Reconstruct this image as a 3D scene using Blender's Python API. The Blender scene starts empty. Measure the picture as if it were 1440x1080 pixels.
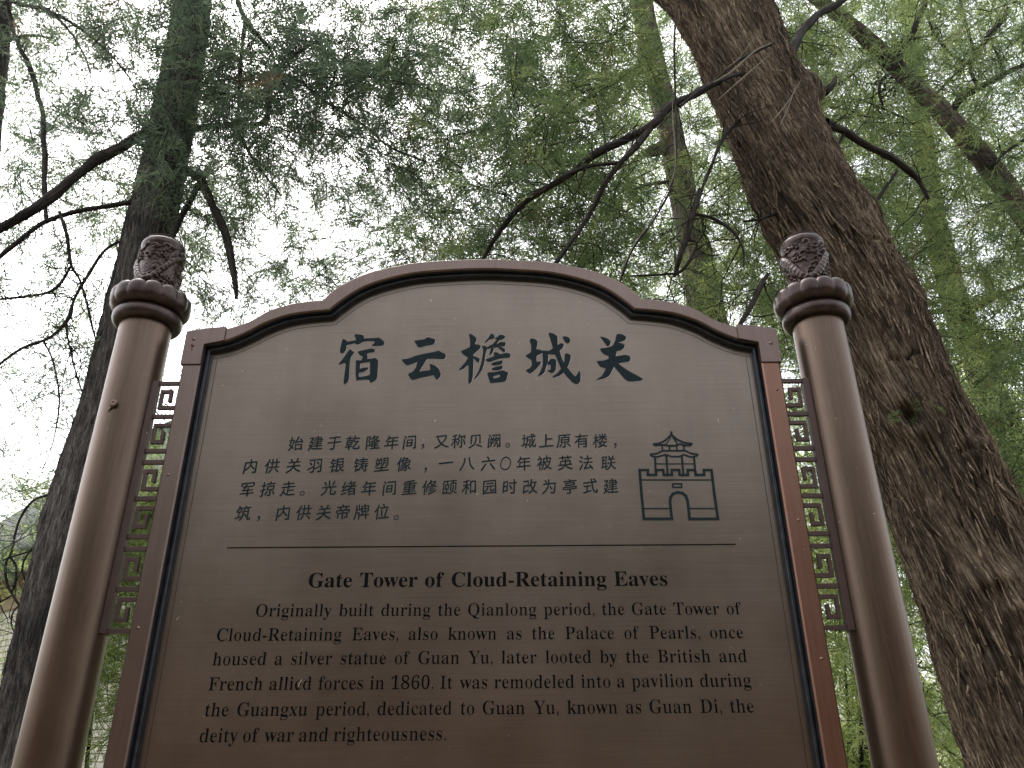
import bpy, bmesh, math, random
import numpy as np
from mathutils import Vector, Matrix

SC = bpy.context.scene
COL = SC.collection
rnd = random.Random(7)
rng = np.random.default_rng(11)

# ------------------------------------------------------------------ camera, sky, sun, exposure
PITCH, YAW, ROLL = math.radians(25.1115), math.radians(-0.0828), math.radians(-0.2696)
CAM = np.array([0.0648, -1.4950, 1.6])
FPX = 1081.0
cp, sp, cy, sy, cr, sr = (math.cos(PITCH), math.sin(PITCH), math.cos(YAW), math.sin(YAW),
                          math.cos(ROLL), math.sin(ROLL))
FW = np.array([-sy * cp, cy * cp, sp])
RT = np.array([cy, sy, 0.0])
UP = np.cross(RT, FW)
RT, UP = cr * RT + sr * UP, -sr * RT + cr * UP
cam_data = bpy.data.cameras.new('camera')
cam_data.sensor_width = 36.0
cam_data.lens = FPX / 1440 * 36.0
cam_data.clip_start, cam_data.clip_end = 0.05, 600
cam = bpy.data.objects.new('camera', cam_data)
COL.objects.link(cam)
cam.matrix_world = Matrix(((RT[0], UP[0], -FW[0], CAM[0]), (RT[1], UP[1], -FW[1], CAM[1]),
                           (RT[2], UP[2], -FW[2], CAM[2]), (0, 0, 0, 1)))
SC.camera = cam

SUN_EL, SUN_AZ = math.radians(60), math.radians(325)      # azimuth measured from +Y towards +X
world = bpy.data.worlds.new('World')
SC.world = world
world.use_nodes = True
wt = world.node_tree
wbg = wt.nodes['Background']
sky = wt.nodes.new('ShaderNodeTexSky')
sky.sky_type = 'NISHITA'
sky.sun_disc = False
sky.sun_elevation = SUN_EL
sky.sun_rotation = SUN_AZ
sky.dust_density = 5.0
sky.ozone_density = 1.0
hs = wt.nodes.new('ShaderNodeHueSaturation')
hs.inputs['Saturation'].default_value = 0.27
wt.links.new(sky.outputs[0], hs.inputs['Color'])
wt.links.new(hs.outputs[0], wbg.inputs['Color'])
wbg.inputs['Strength'].default_value = 0.15
sun_d = bpy.data.lights.new('sun', 'SUN')
sun_d.energy = 0.8
sun_d.angle = math.radians(14)
sun_d.color = (1.0, 0.98, 0.95)
sun = bpy.data.objects.new('sun', sun_d)
COL.objects.link(sun)
sdir = Vector((math.sin(SUN_AZ) * math.cos(SUN_EL), math.cos(SUN_AZ) * math.cos(SUN_EL), math.sin(SUN_EL)))
sun.rotation_euler = sdir.to_track_quat('Z', 'Y').to_euler()
sun.location = (0, 0, 20)
vs = SC.view_settings
vs.view_transform = 'Standard'
vs.look = 'None'
vs.gamma = 1.0
vs.use_curve_mapping = False
vs.exposure = 2.05


# ------------------------------------------------------------------ helpers
def at(px, py, Y):
    """point of the place seen at a pixel of the 1440x1080 photograph, on the vertical plane y = Y"""
    d = FW + (px - 720) / FPX * RT + (540 - py) / FPX * UP
    return CAM + d * ((Y - CAM[1]) / d[1])


def depth(p):
    return float((np.asarray(p) - CAM) @ FW)


def proj(P):
    v = np.asarray(P) - CAM
    z = v @ FW
    return 720 + FPX * (v @ RT) / z, 540 - FPX * (v @ UP) / z, z


def tag(o, label=None, cat=None, group=None, kind=None):
    if label: o['label'] = label
    if cat: o['category'] = cat
    if group: o['group'] = group
    if kind: o['kind'] = kind
    return o


def empty(name, loc=(0, 0, 0), rz=0.0):
    o = bpy.data.objects.new(name, None)
    o.location = loc
    o.rotation_euler = (0, 0, rz)
    o.empty_display_size = 0.1
    COL.objects.link(o)
    return o


def link(name, me, mat, parent=None):
    o = bpy.data.objects.new(name, me)
    if mat is not None:
        me.materials.clear()
        me.materials.append(mat)
    COL.objects.link(o)
    if parent is not None:
        o.parent = parent
        # geometry is written in world space: undo the parent's own placement
        o.matrix_parent_inverse = Matrix.Identity(4)
        chain = Matrix.Identity(4)
        q = parent
        ms = []
        while q is not None:
            ms.append(q.matrix_basis.copy())
            q = q.parent
        M = Matrix.Identity(4)
        for m in reversed(ms):
            M = M @ m
        if getattr(me, 'name', '').startswith('L_'):
            pass
        else:
            o.matrix_basis = M.inverted()
    return o


def mesh_np(name, V, F, smooth=False, attrs=None):
    """V (n,3), F (m,k) all the same size"""
    V = np.asarray(V, dtype=np.float32)
    F = np.asarray(F, dtype=np.int32)
    me = bpy.data.meshes.new(name)
    k = F.shape[1]
    me.vertices.add(len(V))
    me.vertices.foreach_set('co', V.ravel())
    me.loops.add(F.size)
    me.loops.foreach_set('vertex_index', F.ravel())
    me.polygons.add(len(F))
    me.polygons.foreach_set('loop_start', np.arange(0, F.size, k, dtype=np.int32))
    me.polygons.foreach_set('loop_total', np.full(len(F), k, dtype=np.int32))
    if smooth:
        me.polygons.foreach_set('use_smooth', np.ones(len(F), dtype=bool))
    if attrs:
        for an, (typ, data) in attrs.items():
            a = me.attributes.new(an, typ, 'POINT')
            a.data.foreach_set('vector' if typ == 'FLOAT_VECTOR' else 'value',
                               np.asarray(data, dtype=np.float32).ravel())
    me.update(calc_edges=True)
    me.validate()
    return me


class MB:
    """collects polygons of any size"""
    def __init__(self):
        self.v, self.f = [], []

    def add(self, vs_, fs_):
        n = len(self.v)
        self.v += [tuple(map(float, p)) for p in vs_]
        self.f += [tuple(n + i for i in f) for f in fs_]

    def box(self, x0, x1, y0, y1, z0, z1, M=None):
        vv = [(x, y, z) for z in (z0, z1) for y in (y0, y1) for x in (x0, x1)]
        if M is not None:
            vv = [tuple(M @ Vector(p)) for p in vv]
        self.add(vv, [(0, 2, 3, 1), (4, 5, 7, 6), (0, 1, 5, 4), (2, 6, 7, 3), (0, 4, 6, 2), (1, 3, 7, 5)])

    def mesh(self, name, smooth=False, merge=0.0, bevel=0.0, ang=40):
        me = bpy.data.meshes.new(name)
        me.from_pydata(self.v, [], self.f)
        bm = bmesh.new()
        bm.from_mesh(me)
        if merge: bmesh.ops.remove_doubles(bm, verts=bm.verts, dist=merge)
        bmesh.ops.recalc_face_normals(bm, faces=bm.faces)
        if bevel:
            es = [e for e in bm.edges if e.is_manifold and e.calc_face_angle(0) > math.radians(35)]
            bmesh.ops.bevel(bm, geom=es, offset=bevel, segments=2, affect='EDGES', profile=0.6,
                            clamp_overlap=True)
        bm.to_mesh(me)
        bm.free()
        if smooth:
            for p in me.polygons: p.use_smooth = True
            me.set_sharp_from_angle(angle=math.radians(ang))
        return me

    def build(self, name, mat, parent=None, **kw):
        return link(name, self.mesh(name, **kw), mat, parent)


def catmull(pts, n=8):
    P = [np.asarray(p, float) for p in pts]
    P = [2 * P[0] - P[1]] + P + [2 * P[-1] - P[-2]]
    out = []
    for i in range(1, len(P) - 2):
        a, b, c, d = P[i - 1:i + 3]
        for k in range(n):
            t = k / n
            out.append(0.5 * (2 * b + (c - a) * t + (2 * a - 5 * b + 4 * c - d) * t * t
                              + (3 * b - a - 3 * c + d) * t ** 3))
    out.append(P[-2])
    return np.array(out)


def frames(path):
    T = np.gradient(path, axis=0)
    T /= np.linalg.norm(T, axis=1)[:, None] + 1e-9
    N = np.zeros_like(T)
    ref = np.array([0.0, 1.0, 0.05])
    n = np.cross(T[0], ref)
    if np.linalg.norm(n) < 0.1: n = np.cross(T[0], [1, 0, 0])
    n /= np.linalg.norm(n)
    for i in range(len(T)):
        n = n - T[i] * (n @ T[i])
        n /= np.linalg.norm(n) + 1e-9
        N[i] = n
    return T, N, np.cross(T, N)


def tube_arrays(path, rad, sides=8):
    T, N, B = frames(path)
    a = np.arange(sides) * 2 * math.pi / sides
    V = (path[:, None, :] + rad[:, None, None] * (np.cos(a)[None, :, None] * N[:, None, :]
                                                 + np.sin(a)[None, :, None] * B[:, None, :])).reshape(-1, 3)
    n = len(path)
    i = np.arange(n - 1)[:, None] * sides
    j = np.arange(sides)[None, :]
    k = (j + 1) % sides
    F = np.stack([i + j, i + k, i + sides + k, i + sides + j], -1).reshape(-1, 4)
    return V, F


class TubeSet:
    def __init__(self):
        self.V, self.F, self.B, self.n = [], [], [], 0

    def add(self, path, rad, sides=6):
        V, F = tube_arrays(path, rad, sides)
        L = np.concatenate([[0], np.cumsum(np.linalg.norm(np.diff(path, axis=0), axis=1))])
        a = np.arange(sides) * 2 * math.pi / sides
        b = np.stack([np.cos(a)[None, :] * rad[:, None], np.sin(a)[None, :] * rad[:, None],
                      np.repeat(L[:, None], sides, 1)], -1).reshape(-1, 3)
        self.V.append(V); self.F.append(F + self.n); self.B.append(b)
        self.n += len(V)

    def build(self, name, mat, parent):
        me = mesh_np(name, np.concatenate(self.V), np.concatenate(self.F), True,
                     {'bark': ('FLOAT_VECTOR', np.concatenate(self.B))})
        return link(name, me, mat, parent)


# seamless 3-D value noise, vectorised
_tab = rng.random(65536).astype(np.float64)


def vnoise(P):
    P = np.asarray(P, float)
    i = np.floor(P).astype(np.int64)
    f = P - i
    f = f * f * (3 - 2 * f)

    def h(x, y, z):
        return _tab[(x * 73856093 ^ y * 19349663 ^ z * 83492791) & 65535]
    r = 0
    for dx in (0, 1):
        wx = f[..., 0] if dx else 1 - f[..., 0]
        for dy in (0, 1):
            wy = f[..., 1] if dy else 1 - f[..., 1]
            for dz in (0, 1):
                wz = f[..., 2] if dz else 1 - f[..., 2]
                r = r + wx * wy * wz * h(i[..., 0] + dx, i[..., 1] + dy, i[..., 2] + dz)
    return r


def fbm(P, o=3):
    r, a, s = 0, 0.5, 0
    for k in range(o):
        r = r + a * vnoise(P * 2 ** k + 17.3 * k)
        s += a
        a *= 0.5
    return r / s


# ------------------------------------------------------------------ materials
def newmat(name):
    m = bpy.data.materials.new(name)
    m.use_nodes = True
    nt = m.node_tree
    return m, nt, nt.nodes['Principled BSDF']


def N_(nt, typ, **kw):
    n = nt.nodes.new(typ)
    for k, v in kw.items():
        if k in n.inputs: n.inputs[k].default_value = v
        else: setattr(n, k, v)
    return n


def ramp(nt, stops, src):
    r = nt.nodes.new('ShaderNodeValToRGB')
    e = r.color_ramp.elements
    while len(e) < len(stops): e.new(0.5)
    for i, (p, c) in enumerate(stops):
        e[i].position = p
        e[i].color = (*c, 1) if len(c) == 3 else c
    nt.links.new(src, r.inputs[0])
    return r.outputs[0]


def coords(nt, kind='Object', scale=(1, 1, 1), attr=None):
    if attr:
        s = nt.nodes.new('ShaderNodeAttribute')
        s.attribute_name = attr
        out = s.outputs['Vector']
    else:
        s = nt.nodes.new('ShaderNodeTexCoord')
        out = s.outputs[kind]
    mp = nt.nodes.new('ShaderNodeMapping')
    mp.inputs['Scale'].default_value = scale
    nt.links.new(out, mp.inputs[0])
    return mp.outputs[0]


def noise(nt, vec, scale, detail=4, rough=0.55, dist=0.0):
    n = N_(nt, 'ShaderNodeTexNoise')
    n.inputs['Scale'].default_value = scale
    n.inputs['Detail'].default_value = detail
    n.inputs['Roughness'].default_value = rough
    n.inputs['Distortion'].default_value = dist
    nt.links.new(vec, n.inputs['Vector'])
    return n.outputs[0]


def bump(nt, bsdf, h, strength, distance):
    b = N_(nt, 'ShaderNodeBump')
    b.inputs['Strength'].default_value = strength
    b.inputs['Distance'].default_value = distance
    nt.links.new(h, b.inputs['Height'])
    nt.links.new(b.outputs[0], bsdf.inputs['Normal'])


def brushed(name, c0, c1, metallic, rough, grain=(1.5, 1.5, 260), aniso=0.5, bstr=0.25, coat=0.0):
    """brushed anodised metal: fine streaks, blotchy film, specks of dust"""
    m, nt, b = newmat(name)
    st = noise(nt, coords(nt, scale=grain), 4.0, 5, 0.65)
    bl = noise(nt, coords(nt, scale=(1, 1, 1)), 5.0, 5, 0.6)
    mx = N_(nt, 'ShaderNodeMath', operation='MULTIPLY_ADD')
    mx.inputs[1].default_value = 0.55
    nt.links.new(st, mx.inputs[0])
    m2 = N_(nt, 'ShaderNodeMath', operation='MULTIPLY')
    m2.inputs[1].default_value = 0.45
    nt.links.new(bl, m2.inputs[0])
    nt.links.new(m2.outputs[0], mx.inputs[2])
    col = ramp(nt, [(0.36, c0), (0.64, c1)], mx.outputs[0])
    # rain streaks run down the face
    rn = noise(nt, coords(nt, scale=(1, 1, 0.07)), 26.0, 4, 0.6)
    rk = ramp(nt, [(0.42, (0.80, 0.80, 0.80)), (0.56, (1, 1, 1))], rn)
    mul = N_(nt, 'ShaderNodeMix', data_type='RGBA', blend_type='MULTIPLY')
    mul.inputs[0].default_value = 0.16
    nt.links.new(col, mul.inputs[6])
    nt.links.new(rk, mul.inputs[7])
    col = mul.outputs[2]
    # dust specks
    sp_ = noise(nt, coords(nt), 160.0, 1, 0.5)
    mk = ramp(nt, [(0.79, (0, 0, 0)), (0.83, (1, 1, 1))], sp_)
    mixc = N_(nt, 'ShaderNodeMix', data_type='RGBA')
    nt.links.new(mk, mixc.inputs[0])
    nt.links.new(col, mixc.inputs[6])
    mixc.inputs[7].default_value = (0.42, 0.38, 0.32, 1)
    nt.links.new(mixc.outputs[2], b.inputs['Base Color'])
    b.inputs['Metallic'].default_value = metallic
    rr = N_(nt, 'ShaderNodeMapRange')
    rr.inputs['To Min'].default_value = rough - 0.08
    rr.inputs['To Max'].default_value = rough + 0.10
    nt.links.new(mx.outputs[0], rr.inputs[0])
    nt.links.new(rr.outputs[0], b.inputs['Roughness'])
    b.inputs['Coat Weight'].default_value = coat
    b.inputs['Coat Roughness'].default_value = 0.25
    bump(nt, b, st, bstr, 0.0004)
    return m


M = {}
M['plate'] = brushed('brown_brushed_plate', (0.162, 0.128, 0.104), (0.236, 0.192, 0.160), 0.90, 0.34, (1.2, 1.2, 260))
M['frame'] = brushed('brown_frame_metal', (0.150, 0.108, 0.091), (0.195, 0.142, 0.122), 0.78, 0.34, (30, 30, 2), bstr=0.15)
M['frame_red_reflect'] = brushed('frame_metal_red_reflection', (0.185, 0.098, 0.070), (0.235, 0.125, 0.090), 0.78, 0.36, (30, 30, 2), bstr=0.15)  # warm red reflection put into the base colour of the right side
M['corner'] = brushed('corner_metal', (0.150, 0.107, 0.093), (0.190, 0.137, 0.120), 0.75, 0.38, (30, 30, 3), bstr=0.15)
M['post'] = brushed('brown_post_metal', (0.108, 0.076, 0.057), (0.150, 0.106, 0.080), 0.88, 0.36, (60, 60, 3), bstr=0.15)
M['fret'] = brushed('fretwork_metal', (0.075, 0.048, 0.042), (0.10, 0.066, 0.057), 0.6, 0.45, (5, 5, 5), bstr=0.1)


def cast(name, c0, c1, metallic=0.65, rough=0.33):
    m, nt, b = newmat(name)
    n = noise(nt, coords(nt), 38, 6, 0.65)
    nt.links.new(ramp(nt, [(0.35, c0), (0.68, c1)], n), b.inputs['Base Color'])
    b.inputs['Metallic'].default_value = metallic
    b.inputs['Roughness'].default_value = rough
    bump(nt, b, noise(nt, coords(nt), 120, 4), 0.25, 0.001)
    return m


M['cast'] = cast('cast_bronze_paint', (0.038, 0.025, 0.023), (0.080, 0.054, 0.048))
M['bead'] = cast('dark_rubber_bead', (0.018, 0.020, 0.026), (0.040, 0.044, 0.054), 0.3, 0.28)


def plain(name, col, rough=0.5, metallic=0.0, var=0.25, scale=30):
    m, nt, b = newmat(name)
    n = noise(nt, coords(nt), scale, 4)
    a = tuple(c * (1 - var) for c in col)
    d = tuple(min(1, c * (1 + var)) for c in col)
    nt.links.new(ramp(nt, [(0.3, a), (0.7, d)], n), b.inputs['Base Color'])
    b.inputs['Roughness'].default_value = rough
    b.inputs['Metallic'].default_value = metallic
    return m


M['ink'] = plain('dark_engraved_ink', (0.006, 0.006, 0.006), 0.6, var=0.3, scale=200)
M['ink_title'] = plain('blue_grey_engraved_paint', (0.020, 0.030, 0.034), 0.55, var=0.2, scale=150)
M['rim_highlight'] = plain('painted_rim_highlight', (0.42, 0.36, 0.31), 0.35, 0.7, .1, 200)  # pale colour that paints the highlight on the title's edges
for _k in ('ink', 'ink_title'):
    _b = M[_k].node_tree.nodes['Principled BSDF']
    _b.inputs['Specular IOR Level'].default_value = 0.08
    _b.inputs['Roughness'].default_value = 0.85
M['groove'] = plain('groove_shadow_gap', (0.02, 0.017, 0.016), 0.7)
M['rust'] = plain('rusty_rivet', (0.16, 0.07, 0.045), 0.6, 0.4, 0.4, 300)
M['steel'] = plain('rivet_metal', (0.20, 0.13, 0.11), 0.35, 0.8)


def bark_mat(name, dark, mid, light, moss=None, attr='bark', sc=1.0, bst=0.6):
    m, nt, b = newmat(name)
    fib = noise(nt, coords(nt, attr=attr, scale=(1, 1, 0.10)), 75 * sc, 9, 0.75, 0.6)
    fine = noise(nt, coords(nt, attr=attr, scale=(1, 1, 0.22)), 260 * sc, 4, 0.7)
    big = noise(nt, coords(nt, attr=attr, scale=(1, 1, 0.4)), 4 * sc, 5, 0.7, 0.5)

    def mad(x, k, add=None):
        q = N_(nt, 'ShaderNodeMath', operation='MULTIPLY_ADD')
        q.inputs[1].default_value = k
        q.inputs[2].default_value = 0
        nt.links.new(x, q.inputs[0])
        if add is not None: nt.links.new(add, q.inputs[2])
        return q.outputs[0]
    v = mad(fib, 0.58, mad(fine, 0.20, mad(big, 0.22)))
    col = ramp(nt, [(0.40, dark), (0.50, mid), (0.60, light)], v)
    # big rain-dark and weathered areas
    wet = noise(nt, coords(nt, attr=attr, scale=(1, 1, 0.35)), 2.6 * sc, 3, 0.6, 0.8)
    wk = ramp(nt, [(0.40, (0.40, 0.40, 0.41)), (0.56, (1.0, 1.0, 1.0))], wet)
    wm = N_(nt, 'ShaderNodeMix', data_type='RGBA', blend_type='MULTIPLY')
    wm.inputs[0].default_value = 0.9
    nt.links.new(col, wm.inputs[6])
    nt.links.new(wk, wm.inputs[7])
    col = wm.outputs[2]
    # flakes outlined by narrow fissures
    vo = N_(nt, 'ShaderNodeTexVoronoi', feature='DISTANCE_TO_EDGE')
    vo.inputs['Scale'].default_value = 38 * sc
    nt.links.new(coords(nt, attr=attr, scale=(1, 1, 0.13)), vo.inputs['Vector'])
    if moss:
        mo = noise(nt, coords(nt, attr=attr, scale=(1, 1, 0.5)), 9, 5, 0.7)
        mk = ramp(nt, [(0.52, (0, 0, 0)), (0.62, (1, 1, 1))], mo)
        mixc = N_(nt, 'ShaderNodeMix', data_type='RGBA')
        nt.links.new(mk, mixc.inputs[0])
        nt.links.new(col, mixc.inputs[6])
        mixc.inputs[7].default_value = (*moss, 1)
        col = mixc.outputs[2]
    nt.links.new(col, b.inputs['Base Color'])
    b.inputs['Roughness'].default_value = 0.9
    b.inputs['Specular IOR Level'].default_value = 0.2
    fis = ramp(nt, [(0.0, (0, 0, 0)), (0.12, (1, 1, 1))], vo.outputs['Distance'])
    hh = mad(fib, 1.0, mad(fine, 0.4, mad(fis, 0.35)))
    bump(nt, b, hh, bst, 0.02)
    return m


M['bark_big'] = bark_mat('fibrous_cypress_bark', (0.014, 0.010, 0.008), (0.128, 0.090, 0.060), (0.46, 0.35, 0.235), bst=1.0)
M['bark_strip'] = bark_mat('loose_bark_strip', (0.045, 0.032, 0.022), (0.17, 0.12, 0.08), (0.42, 0.32, 0.22), bst=0.6)
M['bark_left'] = bark_mat('grey_cypress_bark', (0.020, 0.018, 0.017), (0.095, 0.084, 0.075), (0.27, 0.24, 0.21), bst=1.0)
M['bark_pale'] = bark_mat('pale_background_bark', (0.055, 0.042, 0.034), (0.15, 0.118, 0.095), (0.28, 0.235, 0.195))
M['bark_moss'] = bark_mat('mossy_bark', (0.045, 0.036, 0.028), (0.12, 0.098, 0.075), (0.22, 0.185, 0.14), (0.09, 0.095, 0.045))
M['bark_twig'] = bark_mat('dark_branch_bark', (0.012, 0.010, 0.009), (0.034, 0.028, 0.024), (0.095, 0.08, 0.068), bst=0.5)
M['twig_pale'] = bark_mat('pale_dead_twig', (0.14, 0.12, 0.09), (0.22, 0.19, 0.14), (0.34, 0.30, 0.23), bst=0.3)


def leaf_mat(name, ca, cb, cc, trans=0.45):
    m = bpy.data.materials.new(name)
    m.use_nodes = True
    nt = m.node_tree
    nt.nodes.clear()
    out = nt.nodes.new('ShaderNodeOutputMaterial')
    at_ = nt.nodes.new('ShaderNodeAttribute')
    at_.attribute_name = 'tint'
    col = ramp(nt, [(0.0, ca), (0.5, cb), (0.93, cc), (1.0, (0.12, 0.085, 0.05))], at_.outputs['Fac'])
    n = noise(nt, coords(nt), 14, 3)
    hv = N_(nt, 'ShaderNodeHueSaturation')
    mr = N_(nt, 'ShaderNodeMapRange')
    mr.inputs['To Min'].default_value = 0.45
    mr.inputs['To Max'].default_value = 1.7
    nt.links.new(n, mr.inputs[0])
    nt.links.new(mr.outputs[0], hv.inputs['Value'])
    nt.links.new(col, hv.inputs['Color'])
    d = N_(nt, 'ShaderNodeBsdfPrincipled')
    d.inputs['Roughness'].default_value = 0.55
    d.inputs['Specular IOR Level'].default_value = 0.3
    t = nt.nodes.new('ShaderNodeBsdfTranslucent')
    nt.links.new(hv.outputs[0], d.inputs['Base Color'])
    h2 = N_(nt, 'ShaderNodeHueSaturation')
    h2.inputs['Hue'].default_value = 0.485
    h2.inputs['Saturation'].default_value = 1.15
    h2.inputs['Value'].default_value = 1.35
    nt.links.new(hv.outputs[0], h2.inputs['Color'])
    nt.links.new(h2.outputs[0], t.inputs['Color'])
    mx = nt.nodes.new('ShaderNodeMixShader')
    mx.inputs[0].default_value = trans
    nt.links.new(d.outputs[0], mx.inputs[1])
    nt.links.new(t.outputs[0], mx.inputs[2])
    nt.links.new(mx.outputs[0], out.inputs[0])
    return m


M['leaf_grey'] = leaf_mat('grey_green_needles', (0.062, 0.086, 0.060), (0.130, 0.172, 0.110), (0.22, 0.265, 0.155), 0.6)
M['leaf_green'] = leaf_mat('fresh_green_needles', (0.058, 0.088, 0.048), (0.125, 0.175, 0.082), (0.25, 0.30, 0.13), 0.6)
M['leaf_bright'] = leaf_mat('yellow_green_needles', (0.100, 0.145, 0.055), (0.20, 0.265, 0.10), (0.37, 0.42, 0.19), 0.62)

# ------------------------------------------------------------------ ground
def grid_sheet(name, x0, x1, y0, y1, n, amp, mat):
    xs = np.sign(np.linspace(-1, 1, n)) * np.abs(np.linspace(-1, 1, n)) ** 2.5 * (x1 - x0) / 2 + (x0 + x1) / 2
    ys = np.sign(np.linspace(-1, 1, n)) * np.abs(np.linspace(-1, 1, n)) ** 2.5 * (y1 - y0) / 2 + (y0 + y1) / 2
    X, Y = np.meshgrid(xs, ys)
    P = np.stack([X, Y, np.zeros_like(X)], -1)
    Z = (fbm(P * 0.45 + 3) - 0.5) * amp
    V = np.stack([X, Y, Z], -1).reshape(-1, 3)
    i = np.arange(n - 1)[:, None] * n
    j = np.arange(n - 1)[None, :]
    F = np.stack([i + j, i + j + 1, i + n + j + 1, i + n + j], -1).reshape(-1, 4)
    return link(name, mesh_np(name, V, F, True), mat)


gm, gnt, gb = newmat('woodland_floor')
g1 = noise(gnt, coords(gnt), 1.2, 6, 0.6)
g2 = noise(gnt, coords(gnt), 30, 6, 0.7)
ga = N_(gnt, 'ShaderNodeMath', operation='MULTIPLY_ADD')
ga.inputs[1].default_value = 0.5
gnt.links.new(g1, ga.inputs[0])
gq = N_(gnt, 'ShaderNodeMath', operation='MULTIPLY')
gq.inputs[1].default_value = 0.5
gnt.links.new(g2, gq.inputs[0])
gnt.links.new(gq.outputs[0], ga.inputs[2])
gnt.links.new(ramp(gnt, [(0.35, (0.05, 0.04, 0.028)), (0.5, (0.13, 0.105, 0.07)), (0.62, (0.08, 0.10, 0.035))], ga.outputs[0]),
              gb.inputs['Base Color'])
gb.inputs['Roughness'].default_value = 0.95
bump(gnt, gb, g2, 0.6, 0.03)
tag(grid_sheet('ground', -250, 250, -250, 250, 150, 0.12, gm), kind='structure')

# ------------------------------------------------------------------ the building far left (brick wall, ochre band, tiled roof)
W1 = np.array([-3.9, 6.45])
WU = np.array([-0.782, 0.623])                   # along the wall, away from the viewer
WN = np.array([-0.623, -0.782])                  # out of the wall, towards the viewer


def hit_plane(px, py, off):
    d = FW + (px - 720) / FPX * RT + (540 - py) / FPX * UP
    c = W1 + WN * off
    t = ((c - CAM[:2]) @ WN) / (d[:2] @ WN)
    return CAM + d * t


h_eave = (hit_plane(0, 788, 0.45)[2] + hit_plane(53, 771, 0.45)[2]) / 2
h_ridge = (hit_plane(0, 722, -1.9)[2] + hit_plane(70, 690, -1.9)[2]) / 2
h_brick = hit_plane(15, 858, 0.0)[2]
bld_org = W1 - WU * 1.6
bld = empty('tiled_house', (bld_org[0], bld_org[1], 0), math.atan2(WU[1], WU[0]))
# local frame: +x along the wall, +y: left of +x = (-WU[1], WU[0]) = (-.623,-.782) = WN (towards the viewer)
tag(bld, 'low brick house with an ochre band and grey tiled roof behind the left tree trunk', 'house')
BL = 8.6


def local(name, mb_or_me, mat, parent, **kw):
    me = mb_or_me.mesh(name, **kw) if isinstance(mb_or_me, MB) else mb_or_me
    o = bpy.data.objects.new(name, me)
    if mat is not None and not me.materials: me.materials.append(mat)
    COL.objects.link(o)
    o.parent = parent
    return o


M['mortar'] = plain('lime_mortar', (0.42, 0.40, 0.34), 0.9, var=0.15, scale=12)
M['ochre'] = plain('ochre_plaster', (0.36, 0.30, 0.20), 0.9, var=0.12, scale=5)
M['brick'] = plain('pale_grey_brick', (0.60, 0.58, 0.49), 0.85, var=0.16, scale=9)
M['tile'] = plain('grey_roof_tile', (0.085, 0.088, 0.082), 0.85, var=0.3, scale=8)
M['tile_moss'] = plain('mossy_roof_bed', (0.06, 0.07, 0.04), 0.9, var=0.35, scale=7)
mb = MB()
HW = h_eave + 0.45 * (h_ridge - h_eave) / 2.35 - 0.105
mb.box(0, BL, -3.8, 0, -0.1, HW)
local('wall', mb, M['mortar'], bld)
mb = MB()
mb.box(-0.01, BL + 0.01, 0.002, 0.035, h_brick, HW - 0.02)
local('plaster_band', mb, M['ochre'], bld, bevel=0.004)
# bricks: those near the parts the gaps show are single pieces, the rest one joined part
brick_me = MB()
brick_me.box(-0.1165, 0.1165, 0, 0.022, -0.0290, 0.0290)
brick_me = brick_me.mesh('brick', bevel=0.003)
brick_me.materials.append(M['brick'])
rows = int(h_brick / 0.067)
cells = []
for r in range(rows):
    for c in range(int(BL / 0.245) + 1):
        x = 0.12 + c * 0.245 + (0.1225 if r % 2 else 0)
        z = 0.03 + r * 0.067
        if x > BL - 0.12: continue
        P = np.array([*(bld_org + WU * x), z])
        q = proj(P)
        if q[2] < 0.5: continue
        inside = -20 < q[0] < 190 and 840 < q[1] < 1100
        d_ = min(abs(q[0] - 125), abs(q[0] - 5)) + (0 if inside else 5000)
        cells.append((d_, x, z))
cells.sort()
for k, (d_, x, z) in enumerate(cells[:290]):
    o = bpy.data.objects.new('brick', brick_me)
    COL.objects.link(o)
    o.parent = bld
    o.location = (x + rnd.uniform(-.003, .003), 0.002 + rnd.uniform(-.002, .004), z)
mb = MB()
for (d_, x, z) in cells[290:]:
    mb.box(x - 0.1165, x + 0.1165, 0.002, 0.022, z - 0.029, z + 0.029)
tag(local('brick_courses', mb, M['brick'], bld), kind='stuff')
# roof bed and tiles
y_e, y_r = 0.45, -1.9
slope = math.hypot(y_e - y_r, h_ridge - h_eave)
mb = MB()
mb.add([(-0.3, y_e, h_eave - 0.10), (BL + .3, y_e, h_eave - 0.10), (BL + .3, y_r, h_ridge - .10), (-0.3, y_r, h_ridge - .10),
        (-0.3, y_e, h_eave - 0.02), (BL + .3, y_e, h_eave - 0.02), (BL + .3, y_r, h_ridge - .02), (-0.3, y_r, h_ridge - .02)],
       [(0, 1, 2, 3), (7, 6, 5, 4), (0, 4, 5, 1), (1, 5, 6, 2), (2, 6, 7, 3), (3, 7, 4, 0)])
mb.add([(-0.3, y_r, h_ridge - .02), (BL + .3, y_r, h_ridge - .02), (BL + .3, -4.2, h_eave), (-.3, -4.2, h_eave)], [(0, 1, 2, 3)])
local('roof', mb, M['tile_moss'], bld)


def barrel(L, r, seg=6, th=0.012):
    m_ = MB()
    vs0 = []
    for x, yy in ((0, 0), (0, L)):
        for k in range(seg + 1):
            a = math.pi * k / seg
            vs0.append((r * math.cos(a), yy, r * math.sin(a)))
        for k in range(seg + 1):
            a = math.pi * k / seg
            vs0.append(((r - th) * math.cos(a), yy, (r - th) * math.sin(a)))
    n = seg + 1
    fs = []
    for k in range(seg):
        fs.append((k, k + 1, 2 * n + k + 1, 2 * n + k))
        fs.append((n + k + 1, n + k, 3 * n + k, 3 * n + k + 1))
        fs.append((k, n + k, n + k + 1, k + 1))
    m_.add(vs0, fs)
    return m_.mesh('roof_tile', smooth=True)


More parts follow.
